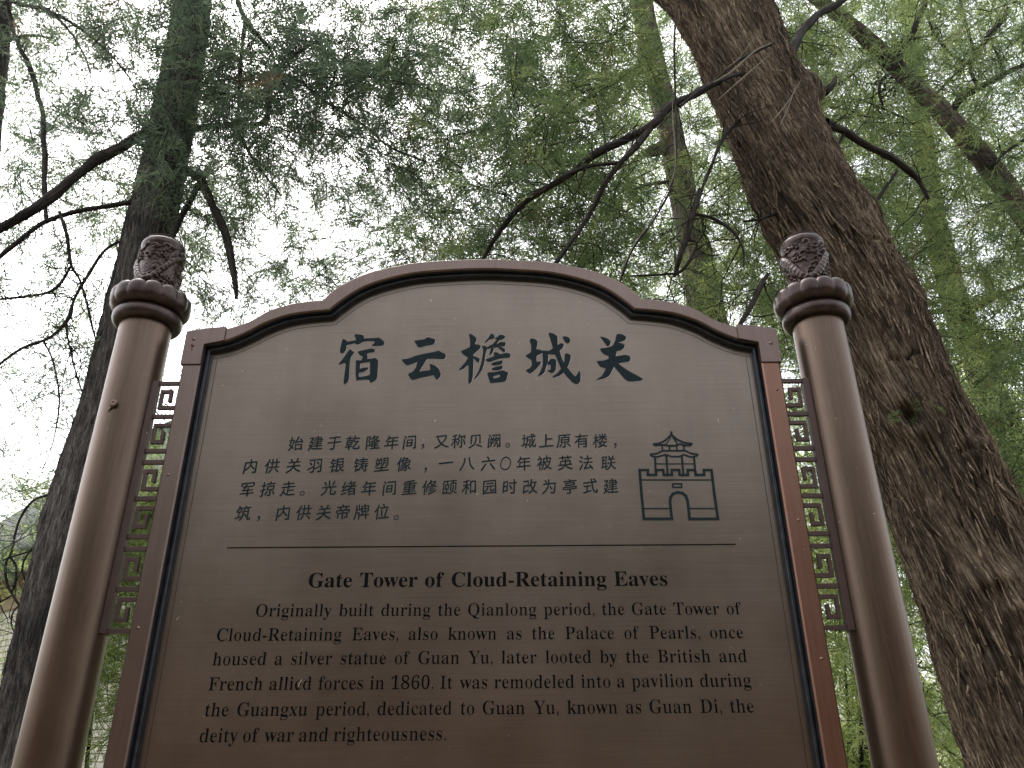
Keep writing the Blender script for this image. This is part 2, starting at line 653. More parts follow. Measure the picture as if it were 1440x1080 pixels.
tile_me = barrel(0.26, 0.062)
tile_me.materials.append(M['tile'])
ang = math.atan2(h_ridge - h_eave, y_e - y_r)
nrow = int(BL / 0.20)
made = 0
rest = MB()
tl = []
for c in range(nrow + 2):
    for r in range(int(slope / 0.235)):
        s = slope - r * 0.235 - 0.26
        x = -0.2 + c * 0.2
        yy = y_r + (s) * math.cos(ang)
        zz = h_ridge - s * math.sin(ang)
        Pw = np.array([*(bld_org + WU * x + WN * yy), zz])
        q = proj(Pw)
        tl.append((abs(q[0] - 20) + abs(q[1] - 760) * 0.3, x, yy, zz))
tl.sort()
for (d_, x, yy, zz) in tl[:290]:
    o = bpy.data.objects.new('roof_tile', tile_me)
    COL.objects.link(o)
    o.parent = bld
    o.location = (x + rnd.uniform(-.006, .006), yy, zz + rnd.uniform(0, .008))
    o.rotation_euler = (-ang - 0.03, 0, rnd.uniform(-.02, .02))
for (d_, x, yy, zz) in tl[290:]:
    Mx = Matrix.Translation((x, yy, zz)) @ Matrix.Rotation(-ang - .03, 4, 'X')
    vv = [(0.062 * math.cos(a), l, 0.062 * math.sin(a)) for l in (0, 0.26) for a in np.linspace(0, math.pi, 5)]
    rest.add([tuple(Mx @ Vector(p)) for p in vv], [(k, k + 1, 6 + k, 5 + k) for k in range(4)])
if rest.v: tag(local('tile_courses', rest, M['tile'], bld), kind='stuff')
# scalloped drip tiles on the eave
drip = MB()
pts = [(-0.09, 0.0), (-0.075, -0.045), (-0.035, -0.06), (0, -0.105), (0.035, -0.06), (0.075, -0.045), (0.09, 0.0)]
drip.add([(x, y, z) for y in (0, 0.014) for (x, z) in pts],
         [tuple(range(7)), tuple(range(13, 6, -1))] + [(k, 7 + k, 7 + (k + 1) % 7, (k + 1) % 7) for k in range(7)])
drip_me = drip.mesh('drip_tile')
drip_me.materials.append(M['tile'])
disc = MB()
disc.add([(0.062 * math.cos(a), y, 0.062 * math.sin(a) + 0.02) for y in (0, 0.02) for a in np.linspace(0, 2 * math.pi, 12, endpoint=False)],
         [tuple(range(12)), tuple(range(23, 11, -1))] + [(k, 12 + k, 12 + (k + 1) % 12, (k + 1) % 12) for k in range(12)])
disc_me = disc.mesh('round_end_tile')
disc_me.materials.append(M['tile'])
for c in range(nrow + 1):
    for me_, dx, dz, nm in ((drip_me, 0.1, -0.005, 'drip_tile'), (disc_me, 0, 0.0, 'round_end_tile')):
        o = bpy.data.objects.new(nm, me_)
        COL.objects.link(o)
        o.parent = bld
        o.location = (-0.2 + c * 0.2 + dx, y_e + 0.012, h_eave + dz)
mb = MB()
mb.box(-0.35, BL + .35, y_r - 0.13, y_r + 0.13, h_ridge - 0.06, h_ridge + 0.10)
mb.box(-0.35, BL + .35, y_r - 0.08, y_r + 0.08, h_ridge + 0.10, h_ridge + 0.24)
mb.box(-0.35, BL + .35, y_r - 0.12, y_r + 0.12, h_ridge + 0.24, h_ridge + 0.28)
local('ridge', mb, M['tile'], bld, bevel=0.02)
mb = MB()
mb.box(-0.3, BL + .3, 0.30, 0.44, h_eave - 0.19, h_eave - 0.10)
local('fascia_board', mb, plain('old_fascia_wood', (0.10, 0.085, 0.07), 0.8), bld)

# ------------------------------------------------------------------ THE SIGN
sign = empty('information_sign', (0, 0.02, 0))
tag(sign, 'brown metal notice board with arched top and carved round posts, lettered in Chinese and English', 'notice board')
YP = 0.028          # plane of the lettered plate


def sl(name, mb_, mat, parent=sign, **kw):
    """part of the sign; geometry in world space"""
    me = mb_.mesh(name, **kw) if isinstance(mb_, MB) else mb_
    return link(name, me, mat, parent)


outer_px = [(319, 462), (353, 451), (375, 439), (387, 433), (412, 426), (437, 422), (455, 421), (462, 414), (475, 403), (500, 389),
            (531, 379), (575, 370), (625, 366), (677, 363.5)]
outer_r = [(1036, 458), (1012, 451), (987, 437), (975, 432), (955, 426), (931, 422), (903, 419), (894, 411), (878, 399), (850, 386),
           (822, 377), (775, 368), (730, 364.5), (677, 363.5)]
inner_px = [(287, 485), (319, 479), (353, 464), (375, 452), (406, 441), (437, 437), (462, 436), (475, 425), (500, 406), (531, 394),
            (578, 384), (625, 380), (677, 378)]
inner_r = [(1067, 482), (1037, 476), (1012, 467), (987, 455), (955, 444), (925, 438), (891, 434), (878, 424), (850, 408), (822, 396),
           (775, 384), (730, 380), (677, 378)]


def sym(L, R):
    out = []
    for a, b in zip(L, R):
        p, q = at(*a, 0), at(*b, 0)
        out.append((abs(p[0] - q[0]) / 2, (p[2] + q[2]) / 2))
    return out                       # (half width, height) from shoulder to crown


OUT, INN = sym(outer_px, outer_r), sym(inner_px, inner_r)


def smooth_half(pts, corner):
    """catmull with a sharp cusp at index corner"""
    a = catmull(np.array(pts[:corner + 1]), 6)
    b = catmull(np.array(pts[corner:] + [(-pts[-2][0], pts[-2][1])]), 6)
    b = b[:len(b) - 6]
    return np.concatenate([a, b[1:]])


OH = smooth_half(OUT, 6)
IH = smooth_half(INN, 6)
full = lambda H: np.concatenate([[(-x, z) for x, z in H], [(x, z) for x, z in H[::-1][1:]]])
OF, IF_ = full(OH), full(IH)
XO = 0.650
XI = INN[0][0]                      # inner half width of the frame face
ZS_O = (at(268, 467, 0)[2] + at(1088, 465, 0)[2]) / 2     # shoulder height, outer
ZS_I = INN[0][1]
ZB = 0.62                            # underside of the board


def resample(C, n):
    L = np.concatenate([[0], np.cumsum(np.linalg.norm(np.diff(C, axis=0), axis=1))])
    t = np.linspace(0, L[-1], n)
    return np.stack([np.interp(t, L, C[:, i]) for i in range(C.shape[1])], -1)


# arch: swept between inner and outer outline, pairing both halves by the cusp
def pair(Ho, Hi, no, ni, n1=40, n2=60):
    ko = int(np.argmin(np.abs(Ho[:, 0] - OUT[6][0])))
    ki = int(np.argmin(np.abs(Hi[:, 0] - INN[6][0])))
    return (np.concatenate([resample(Ho[:ko + 1], n1), resample(Ho[ko:], n2)[1:]]),
            np.concatenate([resample(Hi[:ki + 1], n1), resample(Hi[ki:], n2)[1:]]))


xs_i = np.array([(OUT[0][0], np.interp(-OUT[0][0], -IH[:, 0], IH[:, 1]))])
IHc = np.concatenate([xs_i, IH[IH[:, 0] < OUT[0][0] - 0.001]])
OHp, IHp = pair(OH, IHc, 0, 0)
OP = np.concatenate([[(-x, z) for x, z in OHp], [(x, z) for x, z in OHp[::-1][1:]]])
IP = np.concatenate([[(-x, z) for x, z in IHp], [(x, z) for x, z in IHp[::-1][1:]]])


def sweep_between(A, B, y0, y1, rb=0.003):
    """closed ring cross-section between curve A (outer) and B (inner)"""
    m_ = MB()
    n = len(A)
    D = B - A
    D = D / (np.linalg.norm(D, axis=1)[:, None] + 1e-9)
    vs_ = []
    for i in range(n):
        a, b, d = A[i], B[i], D[i]
        vs_ += [(a[0], y1, a[1]), (a[0], y0 + rb, a[1]), (a[0] + d[0] * rb, y0, a[1] + d[1] * rb),
                (b[0] - d[0] * rb, y0, b[1] - d[1] * rb), (b[0], y0 + rb, b[1]), (b[0], y1, b[1])]
    fs_ = []
    for i in range(n - 1):
        for k in range(6):
            k2 = (k + 1) % 6
            fs_.append((6 * i + k, 6 * i + k2, 6 * (i + 1) + k2, 6 * (i + 1) + k))
    fs_.append(tuple(range(6)))
    fs_.append(tuple(range(6 * n - 1, 6 * n - 7, -1)))
    m_.add(vs_, fs_)
    return m_


sl('frame_arch', sweep_between(OP, IP, 0.0, 0.075), M['frame'], smooth=True, ang=30)
# straight side members
zc = at(262, 513, 0)[2]             # lower end of the corner plates
for s in (-1, 1):
    mb = MB()
    A = np.array([(s * XO, ZB), (s * XO, ZS_O - 0.004)])
    B = np.array([(s * XI, ZB), (s * XI, ZS_O - 0.004)])
    fs_o = sl('frame_side', sweep_between(A, B, 0.0, 0.075), M['frame'] if s < 0 else M['frame_red_reflect'], smooth=True, ang=30)
    if s > 0: fs_o['label'] = 'right side of the frame, a warm reflection painted into its brown metal'
    # corner plate: an L over the joint, with a shallow box behind
    x_end = OUT[0][0]
    Ao, Bi = XO + 0.0035, XI - 0.001
    zo_end = OUT[0][1]
    zi_end = np.interp(-x_end, -IH[:, 0], IH[:, 1])
    ztop = ZS_O + 0.002
    poly = [(Ao, zc), (Bi, zc), (Bi, ZS_I), (x_end, zi_end), (x_end, zo_end + 0.003), ((x_end + Ao) / 2, (zo_end + ztop) / 2 + 0.0035), (Ao, ztop)]
    poly = [(s * x, z) for x, z in poly]
    mb = MB()
    n = len(poly)
    mb.add([(x, y, z) for y in (-0.0035, 0.078) for x, z in poly],
           [tuple(range(n)), tuple(range(2 * n - 1, n - 1, -1))] + [(k, (k + 1) % n, n + (k + 1) % n, n + k) for k in range(n)])
    cpl = sl('corner_plate', mb, M['corner'], bevel=0.0012)
    for (rx, rz, mt) in ([(0.634, ZS_O - 0.034, 'rust'), (0.634, ZS_O - 0.018, 'steel')] if s < 0 else [(0.636, ZS_O - 0.034, 'steel')]):
        rv = MB()
        ring = [(s * rx + rr * math.cos(a), -0.0035 - yy, rz + rr * math.sin(a)) for rr, yy in ((0.0042, 0), (0.0034, 0.0016), (0.0001, 0.0022))
                for a in np.linspace(0, 2 * math.pi, 10, endpoint=False)]
        rv.add(ring, [(10 * j + k, 10 * j + (k + 1) % 10, 10 * j + 10 + (k + 1) % 10, 10 * j + 10 + k) for j in range(2) for k in range(10)])
        sl('rivet', rv, M[mt], cpl, smooth=True, ang=60)
        if mt == 'rust':     # a run of rust below the rivet
            st = MB()
            st.add([(s * rx - .0016, -0.0041, rz - .003), (s * rx + .0016, -0.0041, rz - .003), (s * rx + .0008, -0.0041, rz - .013), (s * rx - .0008, -0.0041, rz - .012)], [(0, 1, 2, 3)])
            sl('rust_run', st, M['rust'], cpl)
for s in (-1, 1):
    for zz in (2.285, 2.0, 1.74) if s > 0 else (2.1, 1.8):
        rv = MB()
        rx = 0.634
        ring = [(s * rx + rr * math.cos(a), -yy, zz + rr * math.sin(a)) for rr, yy in ((0.0035, 0), (0.0028, 0.0012), (0.0001, 0.0016))
                for a in np.linspace(0, 2 * math.pi, 10, endpoint=False)]
        rv.add(ring, [(10 * j + k, 10 * j + (k + 1) % 10, 10 * j + 10 + (k + 1) % 10, 10 * j + 10 + k) for j in range(2) for k in range(10)])
        sl('rivet', rv, M['steel'], sign, smooth=True, ang=60)
mb = MB()
mb.box(-XO, XO, 0.002, 0.073, ZB - 0.04, ZB - 0.0005)
sl('frame_sill', mb, M['frame'], bevel=0.002)

# closed inner outline for plate and beads
INNER = np.concatenate([[(-XI, ZB)], [(-x, z) for x, z in IH], [(x, z) for x, z in IH[::-1][1:]], [(XI, ZB)]])


def offset_in(C, d):
    """offset an open outline inwards (to the right of travel: left side up, over, right side down)"""
    T = np.diff(C, axis=0)
    T /= np.linalg.norm(T, axis=1)[:, None] + 1e-12
    Nn = np.stack([T[:, 1], -T[:, 0]], -1)
    out = []
    for i in range(len(C)):
        a = Nn[max(i - 1, 0)]
        b = Nn[min(i, len(Nn) - 1)]
        m_ = a + b
        m_ = m_ / (m_ @ m_) * 2 if m_ @ m_ > 0.3 else a
        out.append(C[i] + m_ * d)
    out = np.array(out)
    return out


def profile_sweep(prof, name, mat, parent=sign, C=None):
    """prof: list of (inward distance, y)"""
    C = INNER if C is None else C
    rows_ = [offset_in(C, d) for d, y in prof]
    V, F = [], []
    n = len(C)
    for (d, y), R_ in zip(prof, rows_):
        V += [(p[0], y, p[1]) for p in R_]
    for k in range(len(prof) - 1):
        for i in range(n - 1):
            F.append((k * n + i, k * n + i + 1, (k + 1) * n + i + 1, (k + 1) * n + i))
    m_ = MB()
    m_.add(V, F)
    me = m_.mesh(name, smooth=True, ang=35)
    return link(name, me, mat, parent)


arc = [(0.0055 - 0.0042 * math.cos(a), 0.019 - 0.0055 * math.sin(a)) for a in np.linspace(0, math.pi, 9)]
profile_sweep([(-0.001, 0.006), (0.0012, 0.007), (0.0012, 0.019)] + arc[1:] + [(0.0099, 0.025), (0.0112, 0.0255), (0.0112, YP - 0.0004)], 'bead_strip', M['bead'])

# the lettered plate
plate_o = offset_in(INNER, 0.004)
pm = MB()
n = len(plate_o)
pm.add([(x, y, z) for y in (YP, YP + 0.01) for x, z in plate_o],
       [tuple(range(n)), tuple(range(2 * n - 1, n - 1, -1))] + [(k, (k + 1) % n, n + (k + 1) % n, n + k) for k in range(n)])
plate = sl('lettered_plate', pm, M['plate'])
profile_sweep([(0.0225, YP - 0.0004), (0.0235, YP - 0.0004)], 'groove_line', M['groove'], plate)
back = MB()
n = len(INNER)
back.add([(x, y, z) for y in (0.050, 0.068) for x, z in offset_in(INNER, -0.006)],
         [tuple(range(n)), tuple(range(2 * n - 1, n - 1, -1))] + [(k, (k + 1) % n, n + (k + 1) % n, n + k) for k in range(n)])
sl('back_panel', back, M['frame'])

# ---------------------------------------------------------------- lettering
YT = YP - 0.0007


def fill_poly(rings, y, z_extr=0.0):
    """2-D curve fill with even-odd holes -> mesh in the XZ plane at depth y"""
    cu = bpy.data.curves.new('tmp', 'CURVE')
    cu.dimensions = '2D'
    cu.fill_mode = 'FRONT'
    for r in rings:
        s_ = cu.splines.new('POLY')
        s_.points.add(len(r) - 1)
        for i, p in enumerate(r):
            s_.points[i].co = (p[0], p[1], 0, 1)
        s_.use_cyclic_u = True
    o = bpy.data.objects.new('tmp', cu)
    COL.objects.link(o)
    dg = bpy.context.evaluated_depsgraph_get()
    me = bpy.data.meshes.new_from_object(o.evaluated_get(dg))
    V = np.array([v.co[:] for v in me.vertices]).reshape(-1, 3)
    F = [tuple(p.vertices) for p in me.polygons]
    bpy.data.objects.remove(o)
    bpy.data.curves.remove(cu)
    bpy.data.meshes.remove(me)
    return [(p[0], y, p[1]) for p in V], F


def smooth_ring(pts, n=3):
    P = [np.array(p, float) for p in pts]
    out = []
    m_ = len(P)
    for i in range(m_):
        a, b, c, d = P[i - 1], P[i], P[(i + 1) % m_], P[(i + 2) % m_]
        for k in range(n):
            t = k / n
            cm = 0.5 * (2 * b + (c - a) * t + (2 * a - 5 * b + 4 * c - d) * t * t + (3 * b - a - 3 * c + d) * t ** 3)
            li = b + (c - b) * t
            out.append(tuple(0.5 * cm + 0.5 * li))
    return out


TITLE = [
 ((472, 462), [[[(345,100),(480,115),(510,150),(505,180),(540,175),(700,170),(760,162),(820,190),(870,245),(865,290),(800,310),(700,312),(640,310),(700,245),(690,230),(600,225),(500,235),(440,270),(400,288),(360,275),(345,262),(200,300),(195,320),(190,370),(150,430),(105,448),(75,400),(95,300),(130,185),(200,220),(215,235),(350,210),(365,190),(345,150)]],
   [[(250,372),(330,430),(275,510),(260,570),(250,650),(235,900),(205,970),(160,995),(140,960),(160,800),(180,625),(100,635),(60,650),(55,630),(130,540),(180,470)]],
   [[(400,410),(500,385),(640,355),(700,375),(690,420),(580,440),(560,480),(575,510),(560,540),(640,540),(700,525),(760,570),(755,700),(740,880),(690,940),(620,968),(600,918),(500,915),(400,925),(385,945),(370,920),(355,800),(360,640),(360,575),(385,565),(455,570),(480,520),(480,495),(430,470),(400,430)],
    [(450,620),(600,598),(615,610),(612,700),(605,830),(420,865),(420,790),(500,775),(580,720),(575,695),(480,705),(435,720),(440,640)]]]),
 ((557, 462), [[[(335,215),(510,190),(560,155),(690,190),(700,230),(665,285),(520,315),(430,340),(385,320),(335,240)]],
   [[(105,550),(220,535),(350,485),(550,440),(690,415),(760,395),(820,430),(885,460),(880,520),(840,550),(700,538),(600,540),(550,550),(420,765),(500,755),(610,738),(600,635),(690,660),(760,720),(800,810),(780,870),(725,915),(690,870),(670,835),(560,855),(430,885),(310,920),(270,905),(215,830),(230,800),(300,770),(350,700),(380,600),(300,630),(200,660),(160,635),(110,575)]]]),
 ((640, 462), [[[(245,100),(300,105),(380,170),(380,210),(358,270),(370,285),(420,285),(455,315),(450,350),(330,460),(332,492),(430,530),(440,570),(415,610),(390,590),(330,540),(330,600),(318,850),(290,965),(250,990),(235,940),(240,660),(190,685),(150,720),(80,742),(70,730),(150,640),(190,590),(230,515),(160,470),(105,405),(260,330),(265,200)]],
   [[(655,85),(710,140),(680,185),(620,195),(570,240),(520,250),(600,160),(630,110)]],
   [[(690,165),(740,160),(800,112),(860,118),(900,155),(850,190),(800,210),(760,250),(700,330),(660,345),(560,370),(575,330),(680,270),(740,195)]],
   [[(480,310),(560,320),(570,370),(545,450),(525,600),(490,720),(430,820),(365,895),(345,885),(420,760),(470,600),(490,480),(500,380)]],
   [[(820,240),(900,250),(905,280),(880,315),(800,320),(750,340),(690,340),(740,280)]], [[(800,320),(890,370),(890,420),(870,425),(820,385),(770,340)]],
   [[(640,350),(690,350),(680,410),(630,475),(610,450),(630,400)]],
   [[(690,425),(760,430),(800,460),(930,435),(985,460),(990,500),(960,522),(820,530),(620,595),(570,580),(540,555),(640,515),(700,490)]],
   [[(640,630),(720,595),(840,570),(850,600),(820,640),(690,658)]], [[(650,720),(720,685),(840,665),(850,700),(800,740),(680,745)]],
   [[(575,790),(700,780),(850,750),(950,790),(940,830),(910,930),(870,950),(640,970),(610,920)], [(680,850),(800,820),(790,870),(700,895)]]]),
 ((732, 462), [[[(165,210),(195,175),(270,195),(305,240),(300,300),(285,370),(350,375),(380,400),(400,420),(380,445),(290,490),(290,590),(365,590),(360,630),(300,700),(180,805),(95,750),(160,710),(200,660),(195,560),(140,530),(90,480),(120,465),(185,420),(190,300)]],
   [[(375,400),(430,392),(500,400),(590,345),(700,270),(740,262),(775,290),(760,340),(705,390),(620,465),(500,460),(400,450)]],
   [[(395,440),(495,450),(490,600),(460,680),(430,780),(370,835),(310,850),(340,790),(390,680),(400,560)]],
   [[(490,600),(540,545),(600,540),(640,580),(630,740),(570,800),(520,780),(475,745),(530,740),(540,650),(490,655)]],
   [[(500,95),(535,75),(600,95),(660,150),(665,300),(700,400),(730,500),(760,580),(840,700),(900,780),(975,855),(1010,820),(1055,745),(1075,830),(1070,930),(1040,985),(990,990),(930,960),(860,890),(780,795),(720,710),(680,610),(620,470),(575,340),(530,180)]],
   [[(790,460),(830,440),(900,485),(890,560),(850,670),(780,780),(690,845),(590,875),(570,860),(650,800),(720,720),(780,600)]],
   [[(750,150),(800,140),(860,160),(890,210),(880,250),(840,265),(790,230)]]]),
 ((830, 462), [[[(180,145),(280,165),(350,210),(368,250),(340,310),(300,310),(250,240)]],
   [[(475,100),(560,100),(620,130),(645,165),(620,210),(550,240),(500,250),(570,265),(620,300),(600,350),(550,390),(480,405),(470,440),(460,495),(610,470),(680,480),(720,520),(715,570),(690,590),(540,615),(515,635),(600,700),(720,775),(860,850),(950,908),(900,930),(780,945),(690,945),(620,900),(540,810),(440,695),(420,695),(350,830),(270,885),(90,925),(200,850),(270,740),(270,710),(180,680),(125,600),(125,578),(220,575),(325,540),(325,490),(250,460),(200,410),(175,370),(190,355),(300,340),(400,305),(450,200)]]]),
]
for (ox, oy), polys in TITLE:
    mb = MB()
    for k, rings in enumerate(polys):
        rr = []
        for r in rings:
            rr.append([(lambda p: (p[0], p[2]))(at(ox + x / 12.7, oy + y / 12.7, YT)) for x, y in smooth_ring(r)])
        V, F = fill_poly(rr, YT - 0.0002 - 0.00004 * k)
        mb.add(V, F)
    nf = len(mb.f)
    mb.add([(x + 0.0008, YT + 0.0003, z - 0.0008) for x, y, z in mb.v[:]], list(mb.f))      # offset pale copy: highlight painted along the letters' lower edges
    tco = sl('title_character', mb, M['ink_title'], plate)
    tco.data.materials.append(M['rim_highlight'])
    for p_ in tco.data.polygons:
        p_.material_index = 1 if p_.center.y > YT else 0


def text_mesh(s, thin=0.0):
    cu = bpy.data.curves.new('tmp', 'FONT')
    cu.body = s
    cu.size = 1.0
    cu.resolution_u = 3
    cu.fill_mode = 'FRONT'
    o = bpy.data.objects.new('tmp', cu)
    COL.objects.link(o)
    dg = bpy.context.evaluated_depsgraph_get()
    me = bpy.data.meshes.new_from_object(o.evaluated_get(dg))
    V = np.array([v.co[:] for v in me.vertices]).reshape(-1, 3)
    F = [tuple(p.vertices) for p in me.polygons]
    bpy.data.objects.remove(o)
    bpy.data.curves.remove(cu)
    bpy.data.meshes.remove(me)
    # weld
    key, idx, mp = {}, [], []
    for p in V:
        k = (round(p[0], 5), round(p[1], 5))
        if k not in key:
            key[k] = len(idx)
            idx.append((p[0], p[1]))
        mp.append(key[k])
    V = np.array(idx).reshape(-1, 2)
    F = [tuple(mp[i] for i in f) for f in F]
    F = [f for f in F if len(set(f)) == len(f)]
    if thin and len(V):
        cnt = {}
        for f in F:
            a = 0
            for i in range(len(f)):
                p, q = V[f[i]], V[f[(i + 1) % len(f)]]
                a += p[0] * q[1] - p[1] * q[0]
            ff = f if a > 0 else f[::-1]
            for i in range(len(ff)):
                e = (ff[i], ff[(i + 1) % len(ff)])
                cnt[e] = cnt.get(e, 0) + 1
        nrm = np.zeros_like(V)
        for (i, j) in cnt:
            if (j, i) in cnt: continue
            d = V[j] - V[i]
            nn = np.array([d[1], -d[0]])
            nrm[i] += nn
            nrm[j] += nn
        L = np.linalg.norm(nrm, axis=1)
        L[L == 0] = 1
        nrm /= L[:, None]
        E0 = np.array([V[i] for (i, j) in cnt if (j, i) not in cnt])
        E1 = np.array([V[j] for (i, j) in cnt if (j, i) not in cnt])
        W2 = V.copy()
        for n_ in range(len(V)):
            nx = nrm[n_, 0]
            if abs(nx) < 0.05: continue
            yy = V[n_, 1] + 1.7e-4
            m_ = (E0[:, 1] > yy) != (E1[:, 1] > yy)
            if not m_.any(): continue
            xx = E0[m_, 0] + (yy - E0[m_, 1]) / (E1[m_, 1] - E0[m_, 1]) * (E1[m_, 0] - E0[m_, 0])
            d = (V[n_, 0] - xx) * np.sign(nx)
            d = d[d > 0.006]
            w = d.min() if len(d) else 0
            W2[n_, 0] -= nx * min(thin, max(0, (w - 0.045) / 2))
        V = W2
    return V, F


def bold(s):
    o = ''
    for c in s:
        if 'A' <= c <= 'Z': o += chr(0x1D400 + ord(c) - 65)
        elif 'a' <= c <= 'z': o += chr(0x1D41A + ord(c) - 97)
        elif '0' <= c <= '9': o += chr(0x1D7CE + ord(c) - 48)
        else: o += c
    return o


_asc = text_mesh(bold('d'))[0][:, 1].max()


def english(line, x0, y0, x1, y1, asc, thin, xs, name, mat):
    """line of words; ends pinned to the two pixels of the photograph; words keep their own width, spaces stretch"""
    a, b = at(x0, y0, YT), at(x1, y1, YT)
    k = asc / _asc
    words = []
    for w in line.split(' '):
        V, F = text_mesh(bold(w), thin)
        V[:, 0] -= V[:, 0].min()
        words.append((V, F, V[:, 0].max() * k * xs))
    total = math.dist(a, b)
    space = (total - sum(w[2] for w in words)) / max(1, len(words) - 1)
    ux = np.array([b[0] - a[0], b[2] - a[2]]) / total
    x = 0
    m_ = MB()
    for V, F, w in words:
        P = [(a[0] + ux[0] * (x + p[0] * k * xs) - ux[1] * p[1] * k, YT, a[2] + ux[1] * (x + p[0] * k * xs) + p[1] * k) for p in V]
        m_.add(P, F)
        x += w + space
    sl(name, m_, mat, plate)
    return space / k


english('Gate Tower of Cloud-Retaining Eaves', 433, 826, 939, 823.5, 0.0278, 0.0, 1.04, 'heading_line', M['ink'])
TH = 0.021
for (s_, x0, y0, x1, y1) in [
        ('Originally built during the Qianlong period, the Gate Tower of', 359, 867, 1043, 864),
        ('Cloud-Retaining Eaves, also known as the Palace of Pearls, once', 304, 901.5, 1046, 897.5),
        ('housed a silver statue of Guan Yu, later looted by the British and', 298, 935.5, 1051, 931),
        ('French allied forces in 1860. It was remodeled into a pavilion during', 292, 971, 1057, 965.5),
        ('the Guangxu period, dedicated to Guan Yu, known as Guan Di, the', 287, 1007.5, 1061, 1002),
        ('deity of war and righteousness.', 280, 1044, 627, 1041)]:
    print('space', english(s_, x0, y0, x1, y1, 0.0228, TH, 0.995, 'text_line', M['ink']))

CH = [
 [('始',416,624),('建',444,623.5),('于',470,623),('乾',496,623),('隆',524,622.5),('年',551,622.5),('间',576,622),('，',601,621),('又',621,621),('称',645,620.5),('贝',669,620.5),('阙',695,620),('。',721,620),('城',743.5,620.5),('上',768.5,620),('原',793,620),('有',818,620),('楼',844,620),('，',871,620)],
 [('内',352,656),('供',382.5,655.5),('关',413,655),('羽',443.5,655),('银',474,654.5),('铸',507.5,654),('塑',537,653.5),('像',568,653),('，',605,654),('一',627,651.5),('八',656.7,652),('六',686.5,652),('〇',711,652),('年',736.5,652),('被',765.4,651),('英',795,651),('法',824,651),('联',855.6,651)],
 [('军',347.7,688.5),('掠',376.7,688),('走',405,687.5),('。',433,687),('光',462.7,686.5),('绪',490.4,687),('年',519,687),('间',547.5,686.5),('重',575.8,686),('修',604,685.5),('颐',632.3,685.5),('和',660.4,685),('园',688.5,685),('时',716.5,685),('改',745,684.5),('为',772.7,684.5),('亭',801.5,684.5),('式',830,684),('建',858.8,684)],
 [('筑',342,722),('，',371,722),('内',398,721.5),('供',427,721),('关',455.4,721),('帝',482,720.5),('牌',509,720),('位',536.7,720),('。',565,721)]]
def embolden(V, F, t):
    cnt = set()
    for f in F:
        a = sum(V[f[i]][0] * V[f[(i + 1) % len(f)]][1] - V[f[i]][1] * V[f[(i + 1) % len(f)]][0] for i in range(len(f)))
        ff = f if a > 0 else f[::-1]
        for i in range(len(ff)): cnt.add((ff[i], ff[(i + 1) % len(ff)]))
    nrm = np.zeros_like(V)
    for (i, j) in cnt:
        if (j, i) in cnt: continue
        d = V[j] - V[i]
        d = d / (np.linalg.norm(d) + 1e-9)
        nn = np.array([d[1], -d[0]])
        nrm[i] += nn
        nrm[j] += nn
    L = np.linalg.norm(nrm, axis=1)
    L[L == 0] = 1
    return V + nrm / L[:, None] * t


Vr, _ = text_mesh('园')
cxr, cyr = (Vr[:, 0].min() + Vr[:, 0].max()) / 2, (Vr[:, 1].min() + Vr[:, 1].max()) / 2
EM = 0.0345
for line in CH:
    mb = MB()
    for ch, px, py in line:
        V, F = text_mesh(ch)
        if ch not in '，。〇': V = embolden(V, F, 0.012)
        P0 = at(px, py, YT)
        sx = 0.74 if ch == '〇' else 0.93
        jx = rnd.uniform(-.02, .02)
        Pt = []
        for p in V:
            u, v = p[0] - cxr, p[1] - cyr
            w_ = v + 0.10 * u - 0.03 * u * u                # brush hands climb to the right
            u2 = u * (1 + 0.10 * (-v)) + jx * v + 0.02 * math.sin(7 * v)
            Pt.append((P0[0] + u2 * EM * sx, YT, P0[2] + w_ * EM * 0.97))
        mb.add(Pt, F)
    sl('chinese_text_line', mb, M['ink_title'], plate)


def stroke_quad(m_, a, b, w, y, cap=True):
    a, b = np.array(a, float), np.array(b, float)
    d = (b - a) / (np.linalg.norm(b - a) + 1e-9)
    n_ = np.array([-d[1], d[0]]) * w / 2
    e = d * w / 2 if cap else 0 * d
    m_.add([(p[0], y, p[1]) for p in (a - e - n_, b + e - n_, b + e + n_, a - e + n_)], [(0, 1, 2, 3)])


rl = MB()
a_, b_ = at(320, 770.3, YT), at(1034, 765.5, YT)
stroke_quad(rl, (a_[0], a_[2]), (b_[0], b_[2]), 0.0022, YT)
sl('dividing_rule', rl, M['ink'], plate)

